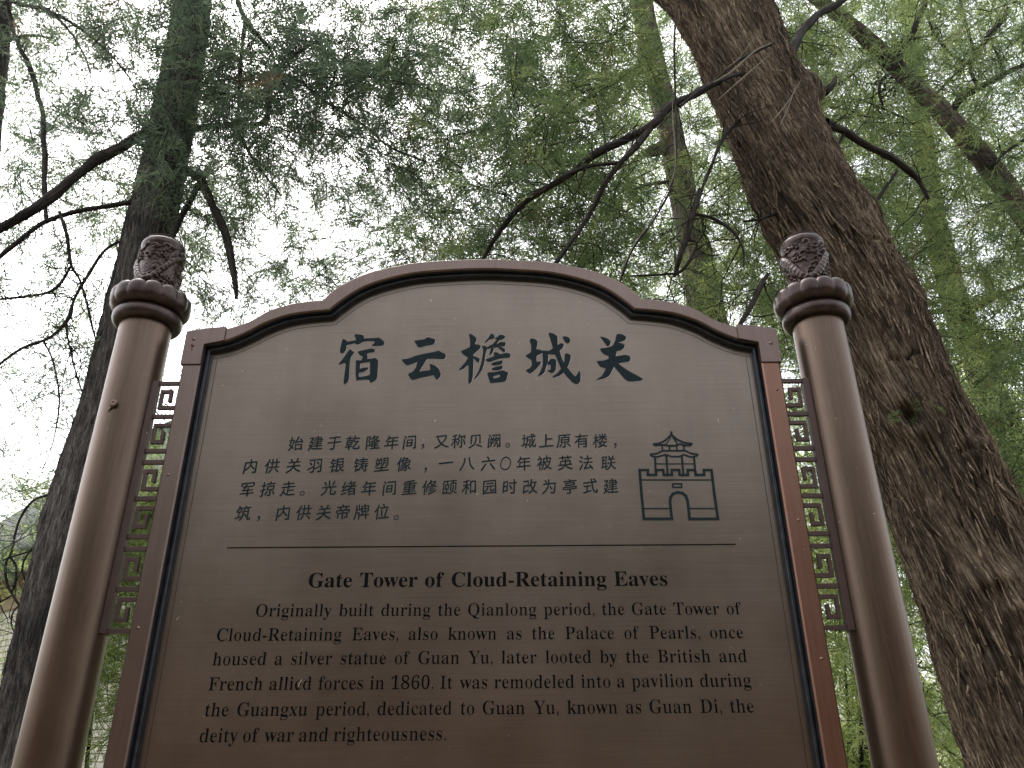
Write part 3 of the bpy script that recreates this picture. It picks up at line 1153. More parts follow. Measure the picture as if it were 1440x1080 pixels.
# gate tower emblem
em = MB()
eo = lambda x, y: (lambda p: (p[0], p[2]))(at(880 + x / 7.713, 600 + y / 7.713, YT))
LINES = [
 (3.6, [(150,470),(240,470),(240,523),(328,523),(330,470),(405,470),(412,523),(500,523),(500,470),(580,470),(585,523),(675,523),(672,470),(750,470),(760,523),(850,523),(848,470),(930,470),(963,740),(1000,1000),(693,1000),(676,850),(668,795),(650,750),(615,722),(565,712),(515,728),(487,765),(480,810),(488,900),(500,1000),(197,1000),(172,740),(150,470)]),
 (1.6, [(165,577),(925,577)]), (1.6, [(205,888),(478,888)]), (1.6, [(695,888),(972,888)]),
 (2.0, [(508,620),(605,620),(608,658),(512,658),(508,620)]),
 (2.8, [(318,335),(325,520)]), (2.8, [(440,322),(455,520)]), (2.8, [(608,322),(625,520)]), (2.8, [(740,330),(757,520)]),
 (1.4, [(330,403),(740,403)]),
 (2.2, [(270,300),(285,320),(345,327),(430,303),(500,324),(580,324),(630,303),(700,327),(765,320),(782,302),(700,287),(645,260),(400,260),(340,290),(270,300)]),
 (2.2, [(395,208),(398,258)]), (2.0, [(475,208),(475,258)]), (2.0, [(555,208),(555,258)]), (2.2, [(630,208),(632,258)]),
 (2.5, [(305,187),(370,180),(430,148),(495,85),(560,140),(630,172),(715,184),(700,202),(640,202),(590,188),(530,207),(470,207),(420,198),(320,200),(305,187)]),
 (1.5, [(493,100),(455,168),(425,197)]), (1.5, [(503,100),(560,182)]), (3.0, [(494,62),(495,90)])]
ky = 0
for w, pts_ in LINES:
    W_ = w / 640.0
    for p, q in zip(pts_[:-1], pts_[1:]):
        ky += 1
        stroke_quad(em, eo(*p), eo(*q), W_, YT - 0.000006 * ky)
sl('gate_tower_emblem', em, M['ink_title'], plate)
# pale scratches
for (x, y, l, a) in [(422, 960, 9, 1.15), (1010, 592, 7, 1.7), (250, 870, 5, .8), (606, 423, 5, 1.9), (770, 893, 4, 1.4), (612, 592, 3, 1.0)]:
    sc_ = MB()
    p = at(x, y, YT)
    dx, dz = math.cos(a) * l / 1400, math.sin(a) * l / 1400
    stroke_quad(sc_, (p[0] - dx, p[2] - dz), (p[0] + dx, p[2] + dz), 0.0014, YT - 0.0009, False)
    sl('scratch', sc_, plain('bare_scratch', (0.55, 0.48, 0.40), 0.5), plate)

# ---------------------------------------------------------------- fretwork between board and posts
zt = at(1112, 532, 0.0)[2]
zb = at(1180, 886, 0.0)[2]
FX0, FX1 = XO - 0.001, 0.6915
blk = (zt - zb)
ug = blk / 53.4                      # module
for s in (-1, 1):
    fm = MB()
    y0, y1 = 0.001, 0.009

    def bar(x0, x1, z0, z1, dy=0.0):
        a, b = sorted((s * x0, s * x1))
        fm.box(a, b, y0 - dy, y1 + dy, z0, z1)
    z = zt
    k_ = blk / 321.6
    t, gp, uh, ig = 5.6 * k_, 7.0 * k_, 29 * k_ - 1.4 * k_ * 0 , 9.4 * k_
    hb = 5.1 * k_
    uh = (blk - 9 * t - 12 * gp - 2 * ig) / 6
    xl, xr = FX0 + 0.0105, FX1 - 0.0062
    bt = 0.0067
    for blkn in range(3):
        bar(FX0, FX1 + 0.001, z - t, z); z -= t + gp
        # hook opening downwards-in: tail at the bottom from the frame, up the outside, over, down the inside
        zt_, zb_ = z, z - uh
        bar(FX0, xr, zb_, zb_ + hb)
        bar(xr - bt, xr, zb_ + hb, zt_, 0.0004)
        bar(xl, xr - bt, zt_ - hb, zt_)
        bar(xl, xl + bt, zt_ - uh * .62, zt_ - hb, 0.0004)
        z = zb_ - gp
        bar(FX0, FX1 + 0.001, z - t, z); z -= t + gp
        zt_, zb_ = z, z - uh
        bar(FX0, xr, zt_ - hb, zt_)
        bar(xr - bt, xr, zb_, zt_ - hb, 0.0004)
        bar(xl, xr - bt, zb_, zb_ + hb)
        bar(xl, xl + bt, zb_ + hb, zb_ + uh * .60, 0.0004)
        z = zb_ - gp
        bar(FX0, FX1 + 0.001, z - t, z); z -= t + ig
    zend = z + ig
    bar(FX1, FX1 + 0.0145, zend, zt + 0.0, 0.003)
    sl('fretwork', fm, M['fret'], bevel=0.0006)

# ---------------------------------------------------------------- posts
PXC, PR, PY = 0.757, 0.0545, 0.020


def lathe(prof, cx, cy_, seg=72, fn=None):
    m_ = MB()
    V, F = [], []
    for (r, z) in prof:
        for k in range(seg):
            a = 2 * math.pi * k / seg
            rr, zz = (r, z) if fn is None else fn(r, z, a)
            V.append((cx + rr * math.cos(a), cy_ + rr * math.sin(a), zz))
    for i in range(len(prof) - 1):
        for k in range(seg):
            k2 = (k + 1) % seg
            F.append((i * seg + k, i * seg + k2, (i + 1) * seg + k2, (i + 1) * seg + k))
    m_.add(V, F)
    return m_


def pt_seg_dist(P, A, B):
    AB = B - A
    t_ = np.clip(((P - A) @ AB) / (AB @ AB + 1e-12), 0, 1)
    return np.linalg.norm(P - (A + t_[..., None] * AB), axis=-1)


def finial_mesh(cx, cy_, z0, h, r0, rot, seed):
    """drum carved in relief with a coiling dragon, flames and curling clouds"""
    rl_ = random.Random(seed)
    nu, nv = 260, 150
    circ = 2 * math.pi * r0
    U, Vv = np.meshgrid(np.linspace(0, circ, nu, endpoint=False), np.linspace(0, h, nv))
    P = np.stack([U, Vv], -1)
    H = np.zeros_like(U)

    def strokes(pts, w0, w1, hh, ridge=0.0):
        nonlocal H
        C = catmull(np.array(pts), 7)
        for i in range(len(C) - 1):
            w = w0 + (w1 - w0) * i / len(C)
            for sh in (-circ, 0, circ):
                A, B = C[i] + [sh, 0], C[i + 1] + [sh, 0]
                if max(A[0], B[0]) < -w or min(A[0], B[0]) > circ + w: continue
                m_ = (np.abs(U - A[0]) < w + .02) & (np.abs(Vv - A[1]) < w + .02)
                if not m_.any(): continue
                d = pt_seg_dist(P[m_], A, B) / w
                v = np.where(d < 1, np.sqrt(np.clip(1 - d * d, 0, 1)) * hh * (w / w0 * .5 + .5), 0)
                H[m_] = np.maximum(H[m_], v)
    # body of the dragon winding round the drum
    body = [(circ * t, h * (0.45 + 0.24 * math.sin(t * 2 * math.pi * 2 + seed))) for t in np.linspace(0, 0.95, 15)]
    strokes(body, 0.0115, 0.006, 0.0095)
    base = H.copy()
    # scales on the body
    Sx = np.sin(U / 0.0042 * 1.7) * np.sin(Vv / 0.0042 * 1.7)
    H += np.where(base > 0.003, 0.0009 * Sx, 0)
    for k in range(5):       # legs and claws
        t = rl_.random() * circ
        zc_ = h * rl_.uniform(.25, .7)
        for j in range(3):
            strokes([(t, zc_), (t + .008 + .003 * j, zc_ + .006 * (j - 1)), (t + .018, zc_ + .012 * (j - 1))], .0026, .001, .005)
    for k in range(95):      # curling clouds
        cx_, cz_ = rl_.random() * circ, rl_.choice([rl_.uniform(.06, .3), rl_.uniform(.5, .86)]) * h
        R_ = rl_.uniform(.005, .0125)
        sg = rl_.choice((-1, 1))
        ph = rl_.random() * 6.28
        sp_ = [(cx_ + sg * R_ * (1 - .16 * q) * math.cos(ph + q * .95), cz_ + R_ * (1 - .16 * q) * math.sin(ph + q * .95)) for q in range(6)]
        strokes(sp_, .0024, .0017, .0055)
    for k in range(85):      # flames and whiskers
        cx_, cz_ = rl_.random() * circ, rl_.uniform(.05, .8) * h
        sg = rl_.choice((-1, 1))
        strokes([(cx_, cz_), (cx_ + sg * .009, cz_ + .005), (cx_ + sg * .014, cz_ + .002), (cx_ + sg * .024, cz_ + .009)], .0024, .0008, .0048)
    for k in range(12):      # pearls
        cx_, cz_ = rl_.random() * circ, rl_.uniform(.12, .8) * h
        d = np.hypot(U - cx_, Vv - cz_) / .0048
        H = np.maximum(H, np.where(d < 1, np.sqrt(np.clip(1 - d * d, 0, 1)) * .0065, 0))
    fade = np.clip((h * .86 - Vv) / (h * .05), 0, 1)
    H = H * fade + 0.0012 * (vnoise(np.stack([U * 300, Vv * 300, 0 * U], -1)) - .5) * fade
    A_ = U / r0 + rot
    zz = Vv / h
    rad = r0 * (0.98 + 0.07 * zz) - 0.0035 + H + 0.003 * np.clip((zz - .8) / .08, 0, 1)
    rad = rad - np.clip((zz - 0.90) / 0.10, 0, 1) ** 2.5 * 0.012
    X = cx + rad * np.cos(A_)
    Yv = cy_ + rad * np.sin(A_)
    Zv = z0 + Vv
    V = np.stack([X, Yv, Zv], -1).reshape(-1, 3)
    top = np.array([[cx + r0 * .8 * q * math.cos(a), cy_ + r0 * .9 * q * math.sin(a), z0 + h + .003] for q in (1,) for a in np.arange(nu) * 2 * math.pi / nu + rot])
    V = np.concatenate([V, top, [[cx, cy_, z0 + h + .005]]])
    i = np.arange(nv)[:, None] * nu
    j = np.arange(nu)[None, :]
    k_ = (j + 1) % nu
    F = np.stack([i + j, i + k_, i + nu + k_, i + nu + j], -1).reshape(-1, 4)
    cap = np.array([[nv * nu + a, nv * nu + (a + 1) % nu, (nv + 1) * nu, (nv + 1) * nu] for a in range(nu)])
    me = bpy.data.meshes.new('carved_finial')
    me.from_pydata([tuple(p) for p in V.tolist()], [], [tuple(f) for f in F.tolist()] + [(int(f[0]), int(f[1]), int(f[2])) for f in cap])
    for p in me.polygons: p.use_smooth = True
    return me


# heights read on the post axis
zr0 = at(205, 462, PY)[2]
for s in (-1, 1):
    post = sl('post', lathe([(PR, -0.05), (PR, 0.02), (PR, 1.0), (PR, 2.0), (PR, zr0 + 0.02)], s * PXC, PY, 96), M['post'], smooth=True)
    tor = [(PR - .004, zr0)] + [(PR + 0.0065 + 0.0125 * math.cos(a), zr0 + 0.017 + 0.0175 * math.sin(a)) for a in np.linspace(-1.45, 1.45, 14)] + [(PR - .004, zr0 + .035)]
    sl('collar_ring', lathe(tor, s * PXC, PY, 72), M['cast'], post, smooth=True, ang=60)

    def petals(r, z, a):
        q = abs(math.sin(a * 7))
        e = (r - PR) / 0.034
        return r * (1 + 0.035 * (q ** .6 - 0.6) * max(0, e)), z + (0.010 * (q ** .5) if z > zr0 + 0.052 else 0.0) * max(0, e)
    lz = zr0 + 0.034
    lot = [(PR - .002, lz)] + [(PR + 0.012 + 0.0185 * math.cos(a), lz + 0.0235 + 0.0235 * math.sin(a)) for a in np.linspace(-1.5, 2.0, 26)] + [(PR - .006, lz + .040)]
    sl('lotus_collar', lathe(lot, s * PXC, PY, 168, petals), M['cast'], post, smooth=True, ang=50)
    rim = []
    fh = 0.158
    fme = finial_mesh(s * PXC, PY, lz + 0.036, fh, 0.0475, 0.6 if s < 0 else 2.9, 3 if s < 0 else 8)
    link('carved_finial', fme, M['cast'], post)
    # clips that hold the fretwork
    for zz in (zt - 0.06, (zt + zb) / 2, zb + 0.005):
        cb = MB()
        cb.box(min(s * 0.702, s * 0.712), max(s * 0.702, s * 0.712), 0.000, 0.034, zz - 0.006, zz + 0.006)
        sl('clip', cb, M['fret'], post, bevel=0.001)

# ---------------------------------------------------------------- the snail on the left post
sp0 = at(161, 569, PY - PR)
sx, sz = sp0[0], sp0[2]
sy_ = PY - math.sqrt(max(0, PR ** 2 - (sx + PXC) ** 2))
snail = empty('snail', (sx, sy_, sz))
tag(snail, 'small brown snail clinging to the front of the left post', 'snail')
tube = TubeSet()
cc = []
rr_ = []
for q in range(46):
    a = q * 0.32
    R_ = 0.0062 * math.exp(-0.075 * a * 1.35)
    cc.append((sx + R_ * math.cos(a + 3.9), sy_ - 0.0045 - 0.0016 * (1 - math.exp(-.1 * a)), sz + 0.002 + R_ * math.sin(a + 3.9)))
    rr_.append(R_ * 0.62)
tube.add(np.array(cc), np.array(rr_), 10)
tube.build('shell', plain('snail_shell', (0.17, 0.095, 0.07), 0.35, var=0.35, scale=400), snail)
body_ = catmull([(sx + .003, sy_ - .002, sz - .002), (sx - .003, sy_ - .002, sz - .0055), (sx - .008, sy_ - .0015, sz - .011), (sx - .011, sy_ - .001, sz - .0155)], 6)
tube = TubeSet()
tube.add(body_, np.linspace(.0032, .0007, len(body_)), 8)
tube.build('foot', plain('snail_body', (0.10, 0.075, 0.06), 0.3, var=.2, scale=300), snail)

# ------------------------------------------------------------------ trees: trunks and limbs
def resamp3(path, rad, n):
    L = np.concatenate([[0], np.cumsum(np.linalg.norm(np.diff(path, axis=0), axis=1))])
    t = np.linspace(0, L[-1], n)
    return np.stack([np.interp(t, L, path[:, i]) for i in range(3)], -1), np.interp(t, L, rad), t


def px_path(pts, n=8):
    """(px, py, Y, width px) -> world path and radii"""
    P = np.array([at(a, b, c) for a, b, c, w in pts])
    R_ = np.array([w / 2 * depth(p) / FPX for p, (a, b, c, w) in zip(P, pts)])
    C = catmull(np.concatenate([P, R_[:, None]], 1), n)
    return C[:, :3], np.maximum(C[:, 3], 0.0008)


def trunk_mesh(name, path, rad, nu, nv, relief, flute, mat, parent, twist=0.5, knots=(), cracks=(), clefts=()):
    C, R_, L = resamp3(path, rad, nv)
    T, N, B = frames(C)
    a = np.arange(nu) * 2 * math.pi / nu
    rm = float(np.mean(R_))
    Aa = a[None, :] + twist * L[:, None]
    q = np.stack([np.cos(Aa) * rm, np.sin(Aa) * rm, np.repeat(L[:, None], nu, 1)], -1)
    warp = (fbm(q * [3, 3, 2.0], 2) - .5) * .12
    q2 = q + np.stack([warp, -warp, 0 * warp], -1)
    low = fbm(q * [1 / rm * .9, 1 / rm * .9, 0.9], 3) - .5
    r1 = 1 - np.abs(2 * fbm(q2 * [30, 30, 3.2], 3) - 1) * 2.2
    r2 = 1 - np.abs(2 * fbm(q2 * [75, 75, 7.0] + 9, 2) - 1) * 2.0
    fl = vnoise(q2 * [55, 55, 14] + 40)
    step = np.clip((fbm(q2 * [14, 14, 2.6] + 5, 2) - .47) * 9, 0, 1)
    D = flute * low * 2 + relief * (1.1 * r1 + 0.6 * r2 + 0.8 * step + 0.5 * (fl > .6) * fl)
    D = D - D.mean()
    out = np.cos(a)[None, :, None] * N[:, None, :] + np.sin(a)[None, :, None] * B[:, None, :]
    V = C[:, None, :] + (R_[:, None] + D)[..., None] * out
    for (kp, kr, kh, hollow) in knots:
        d = np.linalg.norm(V - kp[None, None, :], axis=-1) / kr
        bumpv = np.exp(-d * d * 1.6) * kh - (np.exp(-(d / .55) ** 2 * 1.5) * kh * hollow)
        bumpv *= 0.7 + 0.6 * vnoise(q * 22)
        V = V + bumpv[..., None] * out
    for (kp, kw, kl, kd) in cracks:
        dv = (V - kp[None, None, :])
        along = np.einsum('ijk,ik->ij', dv, T) + 0.012 * np.sin(q[..., 0] * 40)
        side = np.linalg.norm(dv - along[..., None] * T[:, None, :], axis=-1)
        dd = np.exp(-(along / kw) ** 2) * np.exp(-(side / kl) ** 4) * kd
        V = V - dd[..., None] * out
    for (cpts, cw, cd) in clefts:
        dmin = np.full(V.shape[:2], 9.0)
        Cc = catmull(np.array(cpts), 5)
        jit = (fbm(q * [18, 18, 7], 2) - .5) * cw * 1.5
        for a_, b_ in zip(Cc[:-1], Cc[1:]):
            dmin = np.minimum(dmin, pt_seg_dist(V, a_, b_))
        V = V - (np.exp(-((dmin + jit) / cw) ** 2) * cd)[..., None] * out
    i = np.arange(nv - 1)[:, None] * nu
    j = np.arange(nu)[None, :]
    k = (j + 1) % nu
    F = np.stack([i + j, i + k, i + nu + k, i + nu + j], -1).reshape(-1, 4)
    me = mesh_np(name, V.reshape(-1, 3), F, True, {'bark': ('FLOAT_VECTOR', q.reshape(-1, 3))})
    o = link(name, me, mat, parent)
    return o, V, out, T, q


def add_branch(ts, pts, sides=9, wob=0.35, n=7):
    P, R_ = px_path(pts, n)
    w = (np.stack([vnoise(P * 6 + 3), vnoise(P * 6 + 30), vnoise(P * 6 + 60)], -1) - .5) * R_[:, None] * wob * 2.2
    P = P + w
    R_ = R_ * (0.85 + 0.35 * vnoise(P * 14))
    ts.add(P, R_, sides)
    ts.own = getattr(ts, 'own', []) + [(P, R_, sides)]
    return P, R_


def build_each(ts, name, mat, parent):
    """every limb a part of its own"""
    for P, R_, sides in ts.own:
        t1 = TubeSet()
        t1.add(P, R_, sides)
        t1.build(name, mat, parent)


def wild_twigs(ts, P, R_, count, lmin, lmax, r0, rl_, down=-0.1):
    """thin crooked side twigs, some forked"""
    tips = []
    for _ in range(count):
        i = rl_.randrange(1, len(P) - 1)
        d = np.array([rl_.gauss(0, 1), rl_.gauss(0, 1), rl_.gauss(0, 1) + down * 2])
        d /= np.linalg.norm(d)
        p = P[i].copy()
        L = rl_.uniform(lmin, lmax)
        n = 9
        pts_ = [p.copy()]
        for k in range(n):
            d = d + np.array([rl_.gauss(0, .28), rl_.gauss(0, .28), rl_.gauss(0, .28) + down * .3])
            d /= np.linalg.norm(d)
            p = p + d * L / n
            pts_.append(p.copy())
        pts_ = np.array(pts_)
        ts.add(pts_, np.linspace(min(r0, R_[i] * .7), 0.0008, n + 1), 4)
        tips.append(pts_[-1])
        if rl_.random() < .75:
            j = rl_.randrange(2, n - 2)
            d2 = d + np.array([rl_.gauss(0, .8) for _ in range(3)])
            d2 /= np.linalg.norm(d2)
            q = pts_[j].copy()
            p2 = [q.copy()]
            for k in range(6):
                d2 = d2 + np.array([rl_.gauss(0, .25) for _ in range(3)])
                d2 /= np.linalg.norm(d2)
                q = q + d2 * L * .09
                p2.append(q.copy())
            ts.add(np.array(p2), np.linspace(r0 * .5, 0.0007, 7), 3)
    return tips


def base_at(P, R_):
    return (float(P[-1][0]), float(P[-1][1]), 0.0)


# --- tree A : the big leaning cypress behind the right post
YA = 1.75
ta_pts = [(1012 - 230, -520, YA + .25, 205), (935, -140, YA + .1, 150), (1010, 0, YA, 124), (1047, 90, YA, 117), (1092, 190, YA, 121), (1133, 280, YA, 134),
          (1174, 350, YA, 142), (1225, 450, YA, 143), (1260, 540, YA, 144), (1308, 640, YA, 155), (1346, 730, YA, 174),
          (1400, 850, YA, 200), (1450, 970, YA, 222), (1500, 1080, YA, 248), (1560, 1200, YA, 290)]
PA, RA = px_path(ta_pts, 6)
low_p = PA[-1] + (PA[-1] - PA[-3]) / np.linalg.norm(PA[-1] - PA[-3]) * 0.01
gp_ = PA[-1] + np.array([0.20, 0.0, -PA[-1][2] - 0.1])
PA = np.concatenate([PA, [PA[-1] * .5 + gp_ * .5, gp_]])
RA = np.concatenate([RA, [RA[-1] * 1.12, RA[-1] * 1.45]])
treeA = empty('leaning_cypress', tuple(PA[-1] + [0, 0, .1]))
tag(treeA, 'huge leaning cypress with shaggy peeling bark directly behind the right post', 'tree')


def surf(px, py, Y=YA, r=0.27):
    p = at(px, py, Y)
    d = CAM - p
    return p + d / np.linalg.norm(d) * r


knotsA = [(surf(1280, 585), 0.115, 0.085, 1.9), (at(1132, 132, YA - .03), 0.14, 0.10, 0.0), (surf(1382, 640), 0.06, 0.05, 1.4),
          (surf(1300, 395, YA, .16) + [0.08, 0, 0], 0.13, 0.05, 0), (surf(1268, 630), 0.05, 0.04, 1.7), (surf(1400, 835), 0.12, 0.08, 1.3), (surf(1340, 880), 0.08, 0.05, 0.6), (surf(1215, 300, YA, .15), .10, .045, 0), (surf(1120, 200), .12, .03, 0.5),
          (surf(1066, 262, YA, .2), 0.06, 0.06, 0.0), (surf(1188, 380), 0.04, 0.04, 1.5)]
cracksA = [(surf(1290, 503), 0.010, 0.14, 0.022), (surf(1230, 345), 0.010, 0.12, 0.02), (surf(1385, 632), 0.010, .10, .02), (surf(1325, 530), 0.009, 0.08, 0.014)]
trA, VA, outA, TA, qA = trunk_mesh('trunk', PA, RA, 520, 1300, 0.014, 0.035, M['bark_big'], treeA, 0.35, knotsA, cracksA,
    [([surf(1192, 420), surf(1212, 500), surf(1243, 590), surf(1258, 690), surf(1290, 800)], .020, .045),
     ([surf(1050, -20, YA, .2), surf(1078, 60, YA, .22), surf(1100, 150, YA, .24), surf(1128, 240, YA, .24), surf(1180, 330, YA, .24)], .022, .04),
     ([surf(1300, 640), surf(1322, 730), surf(1340, 830), surf(1385, 950)], .018, .035),
     ([surf(1215, 380), surf(1250, 450), surf(1285, 520)], .014, .028), ([surf(1340, 600), surf(1370, 690), surf(1405, 790)], .016, .03),
     ([surf(985, 20), surf(1020, 110), surf(1060, 220), surf(1100, 300)], .014, .025)])

# peeling strips of bark
def bark_strips(V, out, T, count, parent, mat, rl_, seed, sz=1.0, lo=0.02, hi=0.9):
    nv, nu = V.shape[:2]
    VV, FF, BB = [], [], []
    n0 = 0
    for c in range(count):
        i = rl_.randrange(int(nv * lo), int(nv * hi))
        j = rl_.randrange(nu)
        p = V[i, j]
        if (CAM - p) @ out[i, j] < -0.2: continue
        o_ = out[i, j]
        t_ = T[i] * rl_.choice((1, -1, -1))
        t_ = t_ + np.cross(o_, T[i]) * rl_.gauss(0, .12)
        t_ /= np.linalg.norm(t_)
        s_ = np.cross(o_, t_)
        L = rl_.uniform(.025, .12) * sz
        W_ = rl_.uniform(.003, .011) * sz
        lift = rl_.uniform(.004, .022) * sz
        tw = rl_.gauss(0, .5)
        nseg = 4
        for k in range(nseg + 1):
            u = k / nseg
            w = W_ * (1 - .75 * u * u) * (0.7 + 0.6 * rl_.random()) / 2
            c_ = p - o_ * 0.003 + t_ * L * u + o_ * (0.003 + lift * u ** 1.6)
            sd = s_ * math.cos(tw * u) + o_ * math.sin(tw * u)
            th = 0.0016
            VV += [c_ - sd * w, c_ + o_ * th, c_ + sd * w, c_ - o_ * th * .5]
            bb = np.array([rl_.random() * 0.01 + j * .003, i * .002 + w, u * L + i * .013])
            BB += [bb, bb, bb + .003, bb]
        for k in range(nseg):
            a = n0 + 4 * k
            for m_ in range(4):
                FF.append((a + m_, a + (m_ + 1) % 4, a + 4 + (m_ + 1) % 4, a + 4 + m_))
        n0 += 4 * (nseg + 1)
    me = mesh_np('bark_strips', np.array(VV), np.array(FF), False, {'bark': ('FLOAT_VECTOR', np.array(BB))})
    return tag(link('bark_strips', me, mat, parent), kind='stuff')


bark_strips(VA, outA, TA, 9000, treeA, M['bark_strip'], random.Random(5), 5, 1.25)

# branches of A
tsA = TubeSet()
brA = []
for pts in [
    [(1012, 114, YA - .1, 9), (975, 132, 1.5, 11), (940, 152, 1.5, 12), (915, 176, 1.5, 13), (880, 196, 1.55, 12), (840, 216, 1.6, 11), (800, 246, 1.7, 9), (740, 283, 1.9, 8), (703, 325, 2.0, 7), (675, 372, 2.1, 5)],
    [(918, 174, 1.5, 10), (896, 205, 1.5, 10), (875, 229, 1.5, 9), (852, 258, 1.55, 8), (830, 300, 1.6, 7), (800, 345, 1.6, 6), (770, 385, 1.6, 5)],
    [(877, 229, 1.5, 6), (835, 232, 1.5, 6), (798, 245, 1.55, 6), (770, 262, 1.6, 4)],
    [(1075, 95, YA, 9), (1000, 118, 1.35, 4), (955, 150, 1.3, 5)],
    [(1108, 90, YA + .1, 14), (1119, 62, 1.9, 12), (1133, 38, 2.0, 12), (1155, 18, 2.05, 10), (1180, 4, 2.1, 9), (1230, -40, 2.2, 8)],
    [(1160, 172, YA, 12), (1188, 184, 1.85, 11), (1222, 206, 1.9, 10), (1262, 226, 1.95, 9), (1290, 250, 2.0, 8), (1306, 280, 2.0, 5)],
    [(1190, 183, 1.85, 5), (1178, 205, 1.85, 4), (1172, 218, 1.85, 3)],
    [(1080, 385, 1.4, 5), (1069, 402, 1.4, 8), (1055, 430, 1.4, 8), (1040, 458, 1.4, 7), (1020, 500, 1.4, 6)],
    [(985, 268, 1.5, 9), (975, 300, 1.5, 9), (966, 335, 1.5, 9), (957, 362, 1.5, 7), (949, 390, 1.55, 4)],
    [(983, 278, 1.5, 4), (1000, 235, 1.55, 5), (1020, 190, 1.6, 5), (1050, 160, YA - .1, 5)],
    [(978, 302, 1.5, 5), (1003, 308, 1.5, 4), (1030, 325, 1.5, 4), (1045, 350, 1.5, 3), (1046, 375, 1.5, 2)],
    [(968, 338, 1.5, 4), (980, 345, 1.5, 3), (960, 380, 1.5, 4), (930, 386, 1.5, 3), (890, 388, 1.5, 3)],
    [(1092, 300, YA - .1, 5), (1070, 308, 1.6, 4), (1045, 312, 1.6, 3)],
    [(955, 0, 1.3, 2), (948, 60, 1.3, 3), (950, 230, 1.35, 3), (925, 300, 1.35, 3), (890, 350, 1.35, 3), (876, 385, 1.35, 3), (870, 400, 1.35, 2)],
    [(1088, 60, 1.35, 5), (1040, 85, 1.35, 4), (1000, 117, 1.35, 3)], [(1160, 128, YA, 12), (1172, 118, YA, 8), (1176, 108, YA, 3)],
    [(1215, 330, YA, 6), (1222, 300, 1.9, 5), (1262, 240, 1.95, 4)]]:
    brA.append(add_branch(tsA, pts))
twA = TubeSet()
rA = random.Random(21)
for P, R_ in brA[:3] + brA[4:6] + brA[7:13]:
    wild_twigs(twA, P, R_, 9, .18, .55, .0035, rA, -.05)
build_each(tsA, 'branch', M['bark_twig'], treeA)
pale = TubeSet()
for pts in [[(1088, 60, 1.30, 1.6), (1062, 72, 1.28, 2.2), (1030, 100, 1.28, 2.8), (1003, 116, 1.28, 2.2)], [(1085, 75, 1.3, 1.1), (1050, 105, 1.28, 2.2), (1010, 140, 1.3, 1.6)],
            [(1126, 113, 1.4, 1.1), (1107, 145, 1.38, 1.6), (1084, 172, 1.36, 1.1)], [(1120, 118, 1.4, 1.1), (1108, 152, 1.38, 1.6), (1097, 176, 1.38, 1.1)],
            [(1060, 55, 1.3, 1.1), (1036, 85, 1.3, 1.1), (1022, 95, 1.3, 1.1)],
            [(946, 140, 1.2, 1.1), (946, 170, 1.2, 1.6), (950, 215, 1.2, 1.6), (946, 250, 1.2, 1.6), (922, 300, 1.2, 1.6), (893, 342, 1.2, 1.6), (877, 375, 1.2, 1.6), (870, 398, 1.2, 1.1)]]:
    add_branch(pale, pts, 5)
build_each(pale, 'dead_twig', M['twig_pale'], treeA)
tag(twA.build('twigs', M['bark_twig'], treeA), kind='stuff')

# --- tree B : left cypress behind the left post
YB = 3.0
tb_pts = [(330, -420, YB + .2, 34), (292, -150, YB, 40), (272, 0, YB, 46), (258, 90, YB, 52), (240, 190, YB, 56), (218, 290, YB, 60), (196, 390, YB, 66),
          (175, 480, YB, 72), (150, 590, YB, 78), (118, 700, YB, 84), (92, 800, YB, 86), (62, 920, YB, 88), (36, 1040, YB, 92), (10, 1160, YB, 98)]
PB, RB = px_path(tb_pts, 6)
PB = np.concatenate([PB, [[PB[-1][0] - .05, YB, -0.1]]])
RB = np.concatenate([RB, [RB[-1] * 1.25]])
treeB = empty('cypress_tree', (PB[-1][0], PB[-1][1], 0))
tag(treeB, 'grey barked cypress trunk right behind the left post, branching above its finial', 'tree')
trB, VB, outB, TB, qB = trunk_mesh('trunk', PB, RB, 260, 900, 0.0085, 0.018, M['bark_left'], treeB, 0.25)
bark_strips(VB, outB, TB, 2600, treeB, M['bark_left'], random.Random(6), 6, 0.9)
tsB = TubeSet()
brB = []
